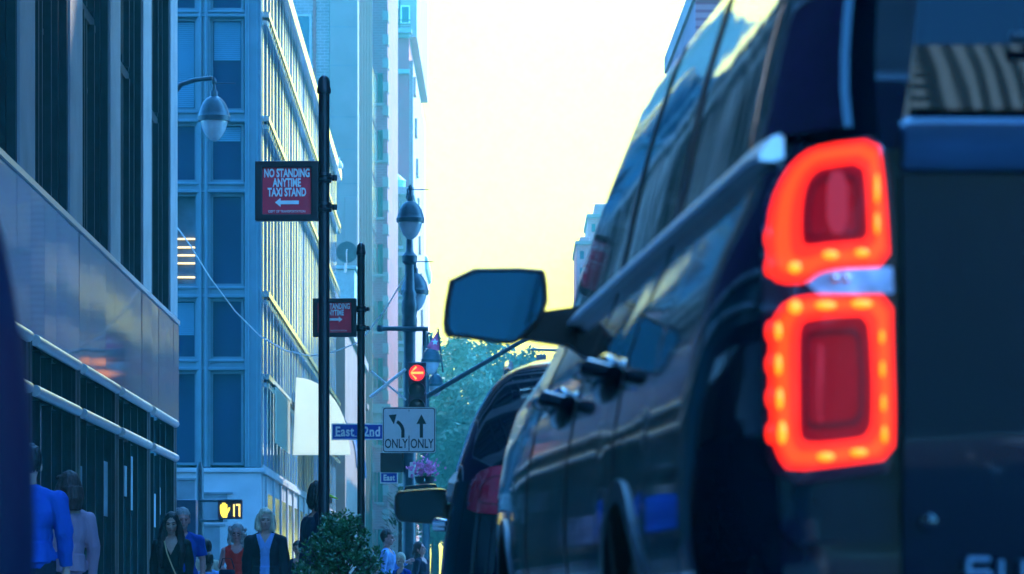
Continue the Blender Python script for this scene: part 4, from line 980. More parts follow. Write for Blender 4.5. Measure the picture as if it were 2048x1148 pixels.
m = MB(); rows = []
for j in range(7):
    z = .95+(1.34-.95)*j/6; rows.append([(.74*q*(1-.20*j/6), S4.rear(z)-.014-.032*(1-q*q), z) for q in [i/8-1 for i in range(17)]])
m.grid(rows); m.grid([[(x,y+.02,z) for x,y,z in r] for r in rows]); m.build('rear_window', M['carglass'], c4, smooth=True)

# ------------------------------------------------------------------ street furniture
def sign_pole(label, u, d, vtop, vs_top, vs_bot, u0, u1, lines, arrow, small, slabel, hidden=None):
    x = (u-UC)/F*d; zt = HC+(VH-vtop)/F*d
    t = thing('sign_pole', label, 'pole', (x,d,0), group='black iron sign poles along the kerb')
    m = MB(); m.lathe((0,0,0),[(.10,0),(.10,.06),(.06,0),(.041,.22),(.039,zt-.13)],20); m.build('shaft', M['black_iron'], t, smooth=40)
    m = MB(); h = zt
    m.lathe((0,0,0),[(.039,h-.135),(.049,h-.13),(.051,h-.11),(.049,h-.095),(.044,h-.085),(.043,h-.05),(.036,h-.025),(.020,h-.008),(.004,h)],20); m.build('cap', M['black_iron'], t, smooth=40)
    zc = HC+(VH-(vs_top+vs_bot)/2)/F*d; hh = (vs_bot-vs_top)/F*d
    for dz in (.22,-.27):
        z = zc+hh*dz*1.0; m = MB(); m.lathe((0,0,z),[(.040,-.035),(.052,-.033),(.056,-.016),(.048,-.008),(.048,.008),(.056,.016),(.052,.033),(.040,.035)],20)
        m.tube([(.04,-.01,z),(.085,-.01,z)],.012,8); m.lathe((.075,-.01,z),[(.018,-.02),(.02,0),(.018,.02)],8); m.tube([(-.04,0,z),(-.09,.012,z)],.015,8)
        m.build('clamp', M['black_iron'], t, smooth=40)
    # the sign box
    xl, xr = (u0-UC)/F*d, (u1-UC)/F*d; W_ = xr-xl
    g = thing('parking_sign', slabel, 'sign', ((xl+xr)/2, d, zc), R(-2.5))
    g.parent = None
    o_ = [(-W_/2,-hh/2),(W_/2,-hh/2),(W_/2,hh/2),(-W_/2,hh/2)]
    a = W_/2-.052; c = hh/2-.045; i_ = [(-a,-c),(a,-c),(a,c),(-a,c)]
    MB().ring(o_, i_, -.045, .045).build('frame', M['black_iron'], g, bevel=.006)
    MB().box((-a,-.020,-c),(a,.02,c)).build('sign_face', M['sign_red'], g)
    y = -.024
    n = len(lines); z = c-.042 
    for k, ln in enumerate(lines):
        text(ln, .082, M['sign_white'], g, (0,y,z), xs=.57, name='lettering', bold=.0028, space=1.02); z -= .068
    za = z-.002; s = -1 if arrow == 'left' else 1
    MB().prism([(s*.085,za),(s*.045,za+.032),(s*.045,za+.013),(-s*.085,za+.013),(-s*.085,za-.013),(s*.045,za-.013),(s*.045,za-.032)][::s], y-.002, y+.002).build('arrow', M['sign_white'], g)
    text(small, .024, M['sign_white'], g, (0,y,-c+.020), xs=.85, name='small_lettering')
    return t
sign_pole('nearer and thicker black iron pole carrying the taxi stand sign', 648, 27, 150, 323, 442, 511, 638, ['NO STANDING','ANYTIME','TAXI STAND'], 'left', 'DEPT OF TRANSPORTATION', 'red NO STANDING ANYTIME TAXI STAND sign in a black box frame')
sign_pole('thinner farther black iron pole behind the taxi stand one', 722, 40.5, 485, 597, 674, 626, 713, ['NO STANDING','ANYTIME'], 'right', 'DEPT OF TRANSPORTATION', 'red NO STANDING sign with right arrow, partly hidden by the nearer pole')

def luminaire(parent, x, y, z, s=1.0, m_=None):
    """teardrop street lamp hanging from z (top of its knuckle)"""
    m_ = m_ or M['blue_iron']
    m = MB(); m.lathe((x,y,z),[(.035*s,-.02*s),(.07*s,-.03*s),(.07*s,.06*s),(.04*s,.1*s),(.03*s,.2*s),(.045*s,.22*s),(.045*s,.28*s),(.015*s,.33*s)],18)
    m.lathe((x,y,z),[(.30*s,-.49*s),(.305*s,-.40*s),(.29*s,-.385*s),(.275*s,-.32*s),(.245*s,-.22*s),(.19*s,-.12*s),(.13*s,-.06*s),(.08*s,-.03*s)],28)
    h = m.build('lamp_hood', m_, parent, smooth=40)
    m = MB(); m.lathe((x,y,z),[(.005*s,-.86*s),(.08*s,-.84*s),(.15*s,-.77*s),(.21*s,-.66*s),(.245*s,-.55*s),(.26*s,-.47*s),(.25*s,-.44*s)],28); q = m.build('lamp_glass', M['lamp_glass'], h, smooth=40)
    m = MB(); m.tube([(x,y,z+.22*s),(x+.40*s,y,z+.22*s)],.012*s,6); q = m.build('stay_rod', m_, h)

# lamp on the arm coming round the near corner
q = P(428,178,75)
lp = thing('street_lamp', 'teardrop street lamp on a curved arm before the teal office windows', 'street lamp', ((330-UC)/F*75,75,0))
bx, by, bz = lp.location
m = MB(); m.lathe((0,0,0),[(.22,0),(.22,.5),(.14,.7),(.11,1.2),(.09,8.6),(.12,8.7),(.05,9.0)],16); m.build('post', M['blue_iron'], lp, smooth=40)
m = MB(); pts = [P(u,v,75) for u,v in ((330,225),(345,190),(362,169),(390,160),(424,156))]; m.tube([(p.x-bx,p.y-by,p.z-bz) for p in pts],[.06,.055,.05,.045,.045],12); m.build('arm', M['blue_iron'], lp, smooth=True)
q = P(428,190,75); luminaire(lp, q.x-bx, q.y-by, q.z-bz, 1.06, M['blue_iron'])

# big ornamental lamp post at the corner
DL = 72.0
lp = thing('ornate_lamp_post', 'tall ornate blue-green lamp post carrying signals and lamps at the street corner', 'lamp post', ((819-UC)/F*DL,DL,0))
bx, by, bz = lp.location
zL = lambda v: HC+(VH-v)/F*DL
m = MB(); m.lathe((0,0,0),[(.30,0),(.30,.35),(.24,.4),(.22,1.0),(.15,1.1),(.125,1.3),(.110,zL(665)),(.135,zL(662)),(.145,zL(640)),(.13,zL(632)),(.15,zL(622)),(.15,zL(606)),(.125,zL(598)),(.14,zL(588)),(.10,zL(580)),(.085,zL(530)),(.14,zL(524)),(.145,zL(512)),(.07,zL(503)),(.06,zL(480)),(.05,zL(400)),(.075,zL(395)),(.03,zL(372))],20); m.build('post', M['blue_iron'], lp, smooth=40)
m = MB(); m.tube([(0,0,zL(430)),(-.0,-.6,zL(385)),(.05,-1.1,zL(388)),(.05,-1.4,zL(404))],.04,10); m.tube([(0,0,zL(545)),(.0,.7,zL(510)),(.05,1.2,zL(512)),(.05,1.5,zL(524))],.04,10); m.build('arm', M['blue_iron'], lp, smooth=True)
luminaire(lp, .055, -1.4, zL(415), .86); luminaire(lp, .06, 1.5, zL(530), .9)
m = MB(); m.tube([P(760,657,71.8)-lp.location, P(856,658,71.8)-lp.location], .045, 10); m.tube([P(849,658,71.8)-lp.location, P(849,692,71.8)-lp.location], .04, 8); m.lathe(P(760,657,71.8)-lp.location,[(.05,-.06),(.07,0),(.05,.06)],10); m.build('cross_arm', M['blue_iron'], lp, smooth=40)
m = MB(); m.box((-.55,-.10,zL(945)),(-.12,.12,zL(905))); m.build('control_box', M['black_iron'], lp, bevel=.02)
mast = thing('signal_mast_arm', 'slanting steel mast arm rising from the lamp post over the road under the door mirror', 'mast arm', tuple(P(828,812,71.9)))
m = MB(); m.tube([P(826,812,71.9)-mast.location, P(862,788,71.9)-mast.location, P(1034,688,71.9)-mast.location, P(1250,575,71.9)-mast.location],[.05,.05,.042,.035],10); m.build('arm', M['blue_iron'], mast, smooth=True)
m = MB(); m.tube([P(740,795,71.9)-mast.location, P(812,738,71.9)-mast.location],.03,8); m.tube([P(742,742,71.9)-mast.location, P(812,800,71.9)-mast.location],.02,8); m.build('brace', M['white_paint'], mast)

# traffic signal with a red arrow
sg = thing('traffic_signal', 'traffic signal lit with a red left arrow on the ornate lamp post', 'traffic light', tuple(P(834,770,70.4)))
loc = sg.location
zs_ = lambda v: HC+(VH-v)/F*70.4-loc.z
m = MB(); m.box((-.17,-.02,zs_(830)),(.17,.22,zs_(724))); m.build('housing', M['pedface'], sg, bevel=.02)
for v, mm, nm in ((746,M['sig_glow'],'red_lens'),(781,M['sig_off'],'lens'),(814,M['sig_off'],'lens')):
    g = MB(); g.lathe((0,-.025,zs_(v)),[(.148,.005),(.148,-.004),(.10,-.018),(.004,-.022)],24,'y'); lo = g.build(nm, mm, sg, smooth=40)
    g = MB(); vs = []; n = 18
    for ln, rr_ in ((-.02,.158),(-.19,.150)):
        for k in range(n+1): a = math.pi*(-.15+1.3*k/n); vs.append((rr_*math.cos(a), ln+(.05*(1-math.sin(a)) if ln < -.1 else 0), zs_(v)+rr_*math.sin(a)))
    fs = [(k,k+1,n+1+k+1,n+1+k) for k in range(n)]; g.add(vs,fs); g.add([(x*.975,y,zs_(v)+(z-zs_(v))*.975) for x,y,z in vs],fs); q = g.build('visor', M['pedface'], sg, smooth=True); q.parent = lo
lo = [c for c in sg.children if c.name.startswith('red_lens')][0]
m = MB()
m.tube([(.12,-.052,zs_(746)),(-.11,-.052,zs_(746))],.021,8); m.tube([(-.01,-.052,zs_(746)+.115),(-.12,-.052,zs_(746)),(-.01,-.052,zs_(746)-.115)],.021,8)
m.build('arrow', M['sig_red'], lo, smooth=True)

# two-arrow lane sign
ln = thing('lane_sign', 'white square lane sign with left and ahead arrows over ONLY', 'sign', tuple(P(818,860,69)), R(1.5))
hw, hh = .485, .415
plate = smoothpoly([(-hw,-hh),(hw,-hh),(hw,hh),(-hw,hh)],0)
def rrect(a, c, r, n=5):
    p = []
    for sx, sz, q0 in ((1,1,0),(-1,1,90),(-1,-1,180),(1,-1,270)):
        for k in range(n+1): q_ = R(q0+90*k/n); p.append((sx*(a-r)+r*math.cos(q_), sz*(c-r)+r*math.sin(q_)))
    return p
MB().prism(rrect(hw,hh,.05), -.006, .006).build('plate', M['sign_white'], ln)
MB().ring(rrect(hw-.012,hh-.012,.045), rrect(hw-.028,hh-.028,.04), -.009, -.0055).build('border', M['sign_ink'], ln)
m = MB(); m.box((-.008,-.009,-hh+.03),(.008,-.0055,-.10)); m.box((-.006,-.009,hh-.08),(.006,-.0055,hh-.045)); m.build('divider', M['sign_ink'], ln)
m = MB(); m.box((.195,-.0095,-.14),(.255,-.0055,.12)); m.prism([(.135,.11),(.315,.11),(.225,.285)],-.0095,-.0055); m.build('ahead_arrow', M['sign_ink'], ln)
m = MB(); pts = []; inn = []
for k in range(13):
    a = R(0+62*k/12); pts.append((-.315+.235*math.cos(a)-.0, -.03+.235*math.sin(a))); inn.append((-.315+.175*math.cos(a), -.03+.175*math.sin(a)))
m.prism([(-.08,-.14)]+pts+inn[::-1]+[(-.14,-.14)],-.0095,-.0055)
tip = Vector((-.37,.27)); m.prism([(tip.x,tip.y),(-.225,.285),(-.275,.10)],-.0095,-.0055); m.build('turn_arrow', M['sign_ink'], ln)
for x in (-.235,.235): text('ONLY', .235, M['sign_ink'], ln, (x,-.008,-.255), xs=.66, bold=.003, name='lettering')

# street name blades
def blade(label, u0, u1, v0, v1, d, word, size, xs, dx=0):
    c = P((u0+u1)/2,(v0+v1)/2,d); a = (u1-u0)/2/F*d; h = (v1-v0)/2/F*d
    g = thing('street_name_sign', label, 'sign', tuple(c), R(2))
    MB().box((-a,-.012,-h),(a,.012,h)).build('plate', M['sign_blue'], g)
    MB().ring([(-a,-h),(a,-h),(a,h),(-a,h)],[(-a+.022,-h+.022),(a-.022,-h+.022),(a-.022,h-.022),(-a+.022,h-.022)],-.018,-.0125).build('border', M['sign_white'], g)
    t_ = text(word, size, M['sign_white'], g, (dx,-.017,-.005), xs=xs, bold=.006, name='lettering', space=1.08)
    return g, a, h
g, a, h = blade('blue street name sign reading East 42nd between the black poles', 663, 768, 847, 880, 70, 'East 42nd', .245, .80)
m = MB()                                                       # slab serifs under and over the stems of the lettering
for x in (-.40,-.33,-.05,.02,.20,.27,.36): m.box((x-.028,-.0195,-.088),(x+.028,-.0172,-.076))
m.build('serif', M['sign_white'], g)
MB().tube([(a,0,0),(a+.45,.9,0)],.025,8).build('bracket', M['black_iron'], g)
blade('small blue street name sign lower on the lamp post, reading East', 760, 796, 944, 967, 75, 'East', .16, .8)
ws_ = thing('white_notice', 'small white notice boxes strapped to the lamp post below the lane sign', 'notice', tuple(P(826,945,71.5)))
m = MB(); a_, c_ = P(817,955,71.6)-ws_.location, P(835,938,71.6)-ws_.location; m.box((a_.x,-.05,a_.z),(c_.x,.05,c_.z)); m.build('panel', M['sign_white'], ws_, bevel=.01)
m = MB(); a_, c_ = P(820,937,71.6)-ws_.location, P(831,925,71.6)-ws_.location; m.box((a_.x,-.04,a_.z),(c_.x,.04,c_.z)); m.build('upper_panel', M['sign_white'], ws_, bevel=.01)

# flower basket
fb = thing('flower_basket', 'hanging basket of pink flowers on the lamp post right of the notice boxes', 'flower basket', tuple(P(850,948,71)))
rf = random.Random(4); m = MB()
for k in range(220):
    v = Vector((rf.gauss(0,.12),rf.gauss(0,.10),.10+rf.gauss(0,.085))); a_ = Vector((rf.gauss(0,1),rf.gauss(0,1),rf.gauss(0,1))).normalized(); b_ = a_.orthogonal().normalized(); s_ = rf.uniform(.02,.045); m.add([v-a_*s_,v+b_*s_,v+a_*s_,v-b_*s_],[(0,1,2,3)])
m.build('blossoms', M['petal'], fb, fixn=False)
m = MB()
for k in range(160):
    v = Vector((rf.gauss(0,0),rf.gauss(0,.10),-.02+rf.gauss(0,.09))); a_ = Vector((rf.gauss(0,1),rf.gauss(0,1),rf.gauss(0,1))).normalized(); b_ = a_.orthogonal().normalized(); s_ = rf.uniform(.02,.05); m.add([v-a_*s_,v+b_*s_*.6,v+a_*s_,v-b_*s_*.6],[(0,1,2,3)])
m.build('leaves', M['leaf'], fb, fixn=False)
m = MB(); m.lathe((0,0,-.15),[(.05,-.08),(.16,-.02),(.2,.1),(.17,.1)],16); m.tube([(-.3,.6,.02),(0,.2,.02),(0,0,-.1)],.02,6); m.build('basket', M['black_iron'], fb, smooth=True)

# far lamp post with a pink pennant
DB = 110
lb = thing('street_lamp', 'farther street lamp with white glass just behind the red arrow signal', 'street lamp', ((852-UC)/F*DB,DB,0))
bx, by, bz = lb.location
m = MB(); m.lathe((0,0,0),[(.25,0),(.2,.6),(.12,1.0),(.09,8.0),(.05,8.3)],14); m.build('post', M['blue_iron'], lb, smooth=40)
m = MB(); m.tube([(0,0,8.0),(.05,-.5,8.25),(.12,-.9,8.2)],.04,8); m.build('arm', M['blue_iron'], lb, smooth=True)
q = P(862,692,109); luminaire(lb, q.x-bx, -.9, q.z-bz, .95)
q = P(866,742,109.5); luminaire(lb, q.x-bx+.05, .4, q.z-bz, .8)
fl = thing('pennant_flag', 'small pink pennant flag with a white star above the red signal', 'flag', tuple(P(880,700,108)))
rows = []
for i in range(9):
    t = i/8; a_ = P(876.5+1.8*t*0,661+0,108)-fl.location; top_ = P(877-23*t, 660+33*t, 108)-fl.location; bot = P(880-23*t*1.08, 702-6*t, 108)-fl.location
    rows.append([tuple(top_.lerp(bot, j/5)+Vector((0,.05*math.sin(5*t+j*.4),0))) for j in range(6)])
m = MB(); m.grid(rows); m.grid([[(x,y+.012,z) for x,y,z in r] for r in rows]); m.build('cloth', M['flag'], fl, smooth=True)
MB().tube([P(876,657,108)-fl.location, P(886,745,108)-fl.location],.025,8).build('staff', M['black_iron'], fl)
st = P(870,684,107.9)-fl.location; pts = []
for k in range(10): a_ = math.pi/2+math.pi*k/5; r_ = .10 if k % 2 == 0 else .042; pts.append((st.x+r_*math.cos(a_), st.z+r_*math.sin(a_)))
MB().prism(pts, -.09, -.085).build('star', M['sign_white'], fl)

# pedestrian signal
DP = 76.0
ps = thing('pedestrian_signal', 'pedestrian signal showing an amber hand and the count 17', 'pedestrian signal', tuple(P(460,1019,DP)))
sw, sh = 22/F*DP, 17/F*DP
m = MB(); m.box((-sw-.02,-.0,-sh-.02),(sw+.02,.22,sh+.03)); m.build('housing', M['pedface'], ps, bevel=.015)
m = MB(); m.ring([(-sw-.02,-sh-.02),(sw+.02,-sh-.02),(sw+.02,sh+.03),(-sw-.02,sh+.03)],[(-sw+.01,-sh+.01),(sw-.01,-sh+.01),(sw-.01,sh),(-sw+.01,sh)],-.06,-.001); m.build('hood', M['pedface'], ps)
def px2(u, v): q = P(u,v,DP)-ps.location; return (q.x, q.z)
hand = [(445,1035),(441,1027),(440,1014),(441,1009),(443.5,1009),(444,1016),(444.5,1006),(447,1005),(447.5,1015),(448.5,1005),(451,1006),(451,1016),(452.5,1008),(454.5,1009),(454.5,1020),(457.5,1015),(460.5,1015),(459,1021),(455,1028),(454,1035)]
MB().prism([px2(u,v) for u,v in hand], -.012, -.004).build('hand_symbol', M['hand'], ps)
m = MB()
m.prism([px2(u,v) for u,v in ((466.5,1008.5),(469.5,1008.5),(469.5,1034),(466.5,1032))],-.012,-.004)
m.prism([px2(u,v) for u,v in ((472,1008),(480.5,1008),(480.5,1034),(477.3,1032),(477.3,1011.5),(472,1011.5))],-.012,-.004)
m.build('countdown', mat('lit_amber_digit',(.8,.6,.1),.3,emis=(1,.66,.14),es=0.71), ps)
pp = thing('signal_post', 'slim dark post with brackets holding the pedestrian hand signal', 'post', ((400-UC)/F*76.2,76.2,0))
m = MB(); m.lathe((0,0,0),[(.14,0),(.12,.3),(.08,.5),(.075,3.2),(.03,3.35)],14); m.build('post', M['blue_iron'], pp, smooth=40)
m = MB()
for v in (1001,1041): a_ = P(400,v,76.1)-pp.location; c_ = P(446,v,76.1)-pp.location; m.tube([a_,c_],.03,8)
m.build('bracket', M['blue_iron'], pp)

# kiosk with a pale blue panel
kz = thing('street_kiosk', 'dark framed street kiosk with a pale blue panel behind the woman in black', 'kiosk', ((350-UC)/F*74.6,74.6,0))
x0, x1, zt = (308-350)/F*74.6, (392-350)/F*74.6, HC+(VH-999)/F*74.6
MB().ring([(x0,0),(x1,0),(x1,zt),(x0,zt)],[(x0+.10,.25),(x1-.24,.25),(x1-.24,zt-.20),(x0+.10,zt-.20)],0,.5).build('frame', mat('navy_kiosk_metal',(.025,.06,.12),.4,noise=.3), kz, bevel=.02)
MB().box((x0+.10,.04,.25),(x1-.24,.45,zt-.20)).build('panel', M['pale_panel'], kz)
MB().box((x0+.0,-.06,zt-.19),(x1-.20,-.002,zt-.16)).build('rail', M['steel'], kz)
# overhead cable
cb = MB(); pts = [P(u,v,d) for u,v,d in ((352,452,73.2),(380,490,73),(420,555,73),(470,622,73),(520,672,73),(570,701,72.8),(620,712,72.6),(670,703,72.4),(720,684,72.2),(770,620,72.1),(818,540,72))]
cb.tube(pts, .014, 6); tag(cb.build('overhead_cable', M['white_paint'], None, smooth=True), 'thin pale cable sagging from the stone building corner to the lamp post', 'cable')

# planter with a clipped evergreen
pl = thing('planter_shrub', 'bushy glossy evergreen in a planter at the foot of the black poles', 'shrub', ((678-UC)/F*24,24,0))
m = MB(); m.lathe((0,0,0),[(.26,0),(.30,.05),(.34,.42),(.37,.44),(.37,.5),(.32,.5),(.31,.44)],28); m.build('planter', M['soil'], pl, smooth=40)
rb = random.Random(21); m = MB(); stem = MB(); clumps = []
for k in range(200):
    z = .50+.66*rb.random(); rad = .33*(1-max(0,(z-.66)/.53))**.75+.03; a_ = rb.uniform(0,6.28); q = rad*math.sqrt(rb.uniform(.15,1)); clumps.append((math.cos(a_)*q+.012*(z-.5), math.sin(a_)*q, z, rb.uniform(.04,.075)))
for (cx,cy,cz,cr) in clumps:
    stem.tube([(cx*.2,cy*.2,cz-.16),(cx,cy,cz)],.004,4)
    for k in range(46):
        v = Vector((rb.gauss(0,1),rb.gauss(0,1),rb.gauss(0,1))).normalized()*cr*rb.random()**.35; p = Vector((cx,cy,cz))+v
        a_ = (v.normalized()+Vector((rb.gauss(0,.6),rb.gauss(0,.6),rb.gauss(0,.6)+.3))).normalized(); b_ = a_.cross(Vector((rb.gauss(0,1),rb.gauss(0,1),rb.gauss(0,1)))).normalized(); s_ = rb.uniform(.010,.019)
        up_ = a_.cross(b_)*s_*.25
        m.add([p-a_*s_,p+b_*s_*.5+up_,p+a_*s_,p-b_*s_*.5+up_,p+a_*s_*.2-up_*.2],[(0,1,4),(1,2,4),(2,3,4),(3,0,4)])
m.build('foliage', M['leaf'], pl, fixn=False)
stem.tube([(0,0,.4),(0,0,.9)],.02,8); stem.build('stems', M['bark'], pl)
# green fringe plants by the lamp post
for i,(u,v,d,lab) in enumerate(((944,975,66,'pale fern-like street plant right of the flower basket above the car'),(800,990,74,'leafy green kerbside plant left of the lamp post base'))):
    t = thing('street_plant', lab, 'plant', ((u-UC)/F*d,d,0)); zt = HC+(VH-v)/F*d
    r_ = random.Random(30+i); m = MB()
    for k in range(420):
        a_ = r_.uniform(0,6.28); q = r_.random(); e = Vector((math.cos(a_)*.45*q, math.sin(a_)*.45*q, zt-.15+r_.gauss(0,.16)-.5*q*q)); dr = Vector((math.cos(a_),math.sin(a_),r_.uniform(-.3,.9))).normalized(); b_ = dr.cross(Vector((0,0,1))).normalized(); s_ = r_.uniform(.06,.13)
        m.add([e-dr*s_,e+b_*s_*.18,e+dr*s_,e-b_*s_*.18],[(0,1,2,3)])
    m.build('leaves', M['leaf_far'], t, fixn=False); MB().tube([(0,0,0),(0,0,zt-.3)],[.05,.03],8).build('stem', M['bark'], t)

# ------------------------------------------------------------------ people
SK = dict(fair=mat('fair_skin',(.62,.36,.29),.5,noise=.12,nscale=30), tan=mat('tan_skin',(.52,.29,.22),.5,noise=.12,nscale=30), rose=mat('rosy_skin',(.60,.28,.25),.5,noise=.15,nscale=30), dark=mat('dark_skin',(.12,.06,.045),.5,noise=.12,nscale=30))
HR = dict(black=mat('black_hair',(.010,.008,.010),.5,noise=.5,nscale=60,stretch=(1,1,.12),bump=.25,bscale=90), brown=mat('brown_hair',(.045,.018,.016),.55,noise=.5,nscale=60,stretch=(1,1,.12),bump=.25,bscale=90),
          grey=mat('grey_hair',(.36,.34,.33),.5,noise=.5,nscale=60,stretch=(1,1,.15),bump=.3,bscale=90), blonde=mat('blonde_hair',(.66,.58,.42),.42,noise=.4,nscale=60,stretch=(1,1,.12),bump=.25,bscale=90))
def cloth(name, c, **k): return mat(name, c, k.get('rough',.85), noise=k.get('noise',.3), nscale=k.get('ns',5), bump=.35, bscale=11, stretch=(1,1,.45), spec=.25)
EYE = mat('eye_dark',(.02,.015,.015),.2); EYEW = mat('eye_white',(.6,.58,.56),.25); LIP = mat('lip',(.38,.11,.11),.4)
def person(label, u, vtop, d, H, face=0, skin='fair', hair='brown', style='short', top=None, bottom=None, sleeve='long', neck='round', tilt=0, turn=0, arm=None, lean=0, child=False, jacket=None, build=1.0, extra=None, zoff=0, skirt=False):
    """face: which way the body looks, degrees; 0 = towards the camera"""
    x = (u-UC)/F*d
    t = thing('person', label, 'person', (x,d,zoff), R(face)); t.scale = (H/1.75,)*3
    hs = 1.24 if child else 1.13
    T = Matrix.Translation((0,.0,1.48)) @ Matrix.Rotation(R(turn),4,'Z') @ Matrix.Rotation(R(tilt),4,'X') @ Matrix.Translation((0,0,-1.48))
    def headpts(mb, i0): mb.v[i0:] = [tuple(T @ (Vector((0,0,1.48))+(Vector(p)-Vector((0,0,1.48)))*hs)) for p in mb.v[i0:]]
    w = build
    b = MB()
    b.ell((0,.012,1.635),(.073,.092,.112),18,12); b.ell((0,-.018,1.575),(.060,.068,.075),16,10); b.ell((0,-.052,1.528),(.030,.028,.022))
    b.ell((0,-.092,1.592),(.011,.020,.030)); b.ell((0,-.102,1.578),(.015,.017,.012)); b.ell((0,-.078,1.632),(.045,.016,.010)); b.ell((.036,-.066,1.585),(.020,.018,.016)); b.ell((-.036,-.066,1.585),(.020,.018,.016)); b.ell((0,-.078,1.545),(.024,.012,.010))
    for s in (-1,1): b.ell((s*.076,.012,1.60),(.010,.020,.032))
    headpts(b, 0)
    b.tube([(0,.018,1.40),(0,.012,1.47),(0,.005,1.55)],[.062,.052,.050],14)
    def torso(m, g=0.0):
        m.ell((0,.005,1.27),(.168*w+g,.112*w+g,.185+g),20,12); m.tube([(-.165*w,.012,1.375),(-.08*w,.012,1.402),(0,.015,1.425),(.08*w,.012,1.402),(.165*w,.012,1.375)],[.05+g,.056+g,.06+g,.056+g,.05+g],14)
        m.ell((0,.0,1.10),(.145*w+g,.10*w+g,.20),18,10); m.ell((0,.005,.94),(.168*w+g,.118*w+g,.15+g),18,10)
    torso(b)
    arms = arm or {}
    A = {}
    for s in (-1,1):
        A[s] = arms.get(s, [(s*.185*w,.012,1.375),(s*.232*w,.035,1.11),(s*.235*w,-.03,.875)])
        sh, el, wr = [Vector(p) for p in A[s]]
        b.ell(sh,(.052*w,)*3,12,8); b.ell(el,(.039*w,)*3,10,6); b.tube([sh,sh.lerp(el,.5),el],[.050*w,.046*w,.038*w],12); b.tube([el,el.lerp(wr,.35),wr],[.038*w,.037*w,.026*w],12)
        dr = (wr-el).normalized(); sd = Vector((0,1,0)) if abs(dr.z) > .7 else Vector((0,0,1)); sd = (sd-dr*sd.dot(dr)).normalized(); nn = dr.cross(sd)
        pc = wr+dr*.05; b.tube([wr,wr+dr*.03,wr+dr*.085],[.024,.030,.032],10)
        for k,(o_,ln_) in enumerate(((-.027,.072),(-.009,.082),(.010,.078),(.028,.060))):
            p0 = wr+dr*.085+sd*o_; c1 = p0+dr*ln_*.5-nn*s*.010; b.tube([p0-dr*.02,p0,c1,p0+dr*ln_*.9-nn*s*.028],[.0095,.0095,.0088,.007],8)
        b.tube([wr+dr*.025-sd*.022,wr+dr*.055-sd*.048-nn*s*.012,wr+dr*.092-sd*.056-nn*s*.024],[.012,.0105,.008],8)
    legs = {}
    for s in (-1,1):
        legs[s] = [(s*.088,.008,.92),(s*.095,-.015+.05*s*.6,.50),(s*.098,.03+.10*s*.6,.085)]
        h_, k_, a_ = [Vector(p) for p in legs[s]]
        b.tube([h_,h_.lerp(k_,.5),k_],[.088*w,.072*w,.052],14); b.tube([k_,k_.lerp(a_,.35),a_],[.052,.052,.034],14); b.ell((a_.x,a_.y-.055,.045),(.042,.125,.042)); b.tube([a_,(a_.x,a_.y,.05)],[.036,.04],10)
    link_mesh('body', remesh(b, .0075, 2), SK[skin], t)
    # eyes, brows and lips
    e = MB()
    for s in (-1,1): e.ell((s*.031,-.0735,1.609),(.0145,.010,.0060),12,8)
    headpts(e, 0); e.build('eyes', EYE, t, smooth=True)
    e = MB()
    for s in (-1,1): e.tube([(s*.014,-.089,1.632),(s*.034,-.086,1.638),(s*.050,-.070,1.632)],.0042,6)
    headpts(e, 0); e.build('eyebrows', HR[hair], t, smooth=True)
    e = MB(); e.ell((0,-.0855,1.546),(.022,.0075,.0055),12,6); headpts(e, 0); e.build('lips', LIP, t, smooth=True)
    # hair
    if style != 'none':
        h = MB(); Ti = T.inverted()
        h.ell((0,.022,1.648),(.086,.100,.112),18,12)
        if style == 'long':
            h.ell((0,.055,1.60),(.090,.075,.13)); 
            for s in (-1,1): h.tube([(s*.066,.01,1.66),(s*.092,.012,1.56),(s*.112,-.012,1.42),(s*.122,-.075,1.28),(s*.120,-.085,1.12)],[.034,.044,.050,.044,.022],10)
            h.tube([(0,.07,1.6),(0,.105,1.45),(0,.12,1.22)],[.085,.10,.09],14)
        if style == 'bob':
            for s in (-1,1): h.tube([(s*.062,.015,1.68),(s*.086,.012,1.60),(s*.088,.004,1.53),(s*.078,-.012,1.495)],[.030,.036,.036,.022],12)
            h.ell((0,.040,1.60),(.094,.088,.125)); h.tube([(0,.06,1.62),(0,.075,1.53),(0,.072,1.45)],[.088,.092,.07],14); h.ell((.02,-.055,1.70),(.060,.03,.028))
        if style == 'curly':
            rr_ = random.Random(9)
            for k in range(46):
                a_ = rr_.uniform(0,math.pi); s_ = rr_.choice((-1,1)); h.ell((s_*rr_.uniform(.070,.112), rr_.uniform(-.02,.09), rr_.uniform(1.43,1.70)),(rr_.uniform(.022,.036),)*3,8,6)
            h.tube([(0,.06,1.62),(0,.075,1.50)],[.09,.085],14)
        if style == 'pony':
            h.ell((0,.055,1.62),(.085,.07,.10)); h.tube([(0,.09,1.65),(.02,.15,1.58),(.03,.15,1.46),(.02,.12,1.34)],[.04,.045,.04,.02],10); h.tube([(0,.05,1.55),(0,.09,1.44),(0,.10,1.33)],[.08,.09,.07],12)
        if style == 'nape': h.ell((0,.055,1.59),(.084,.068,.11)); [h.tube([(s*.066,.03,1.64),(s*.08,.02,1.54),(s*.075,.02,1.47)],[.03,.034,.024],10) for s in (-1,1)]
        fh = {'short':1.668,'nape':1.66,'long':1.672,'bob':1.662,'curly':1.668,'pony':1.668}[style]
        def hcut(c):
            if style == 'short':
                if c.y < -.018 and c.z < fh: return True
            elif c.y < -.015 and (c.x/.062)**2+((c.z-1.588)/.098)**2 < 1: return True
            elif c.y < -.02 and c.z < 1.59 and abs(c.x) < .058: return True
            if style == 'short' and c.z < 1.60 and (c.y < .03 or c.z < 1.545): return True
            if style == 'short' and c.z < 1.625 and c.y < -.0: return True
            return False
        seed_ = random.random()*9
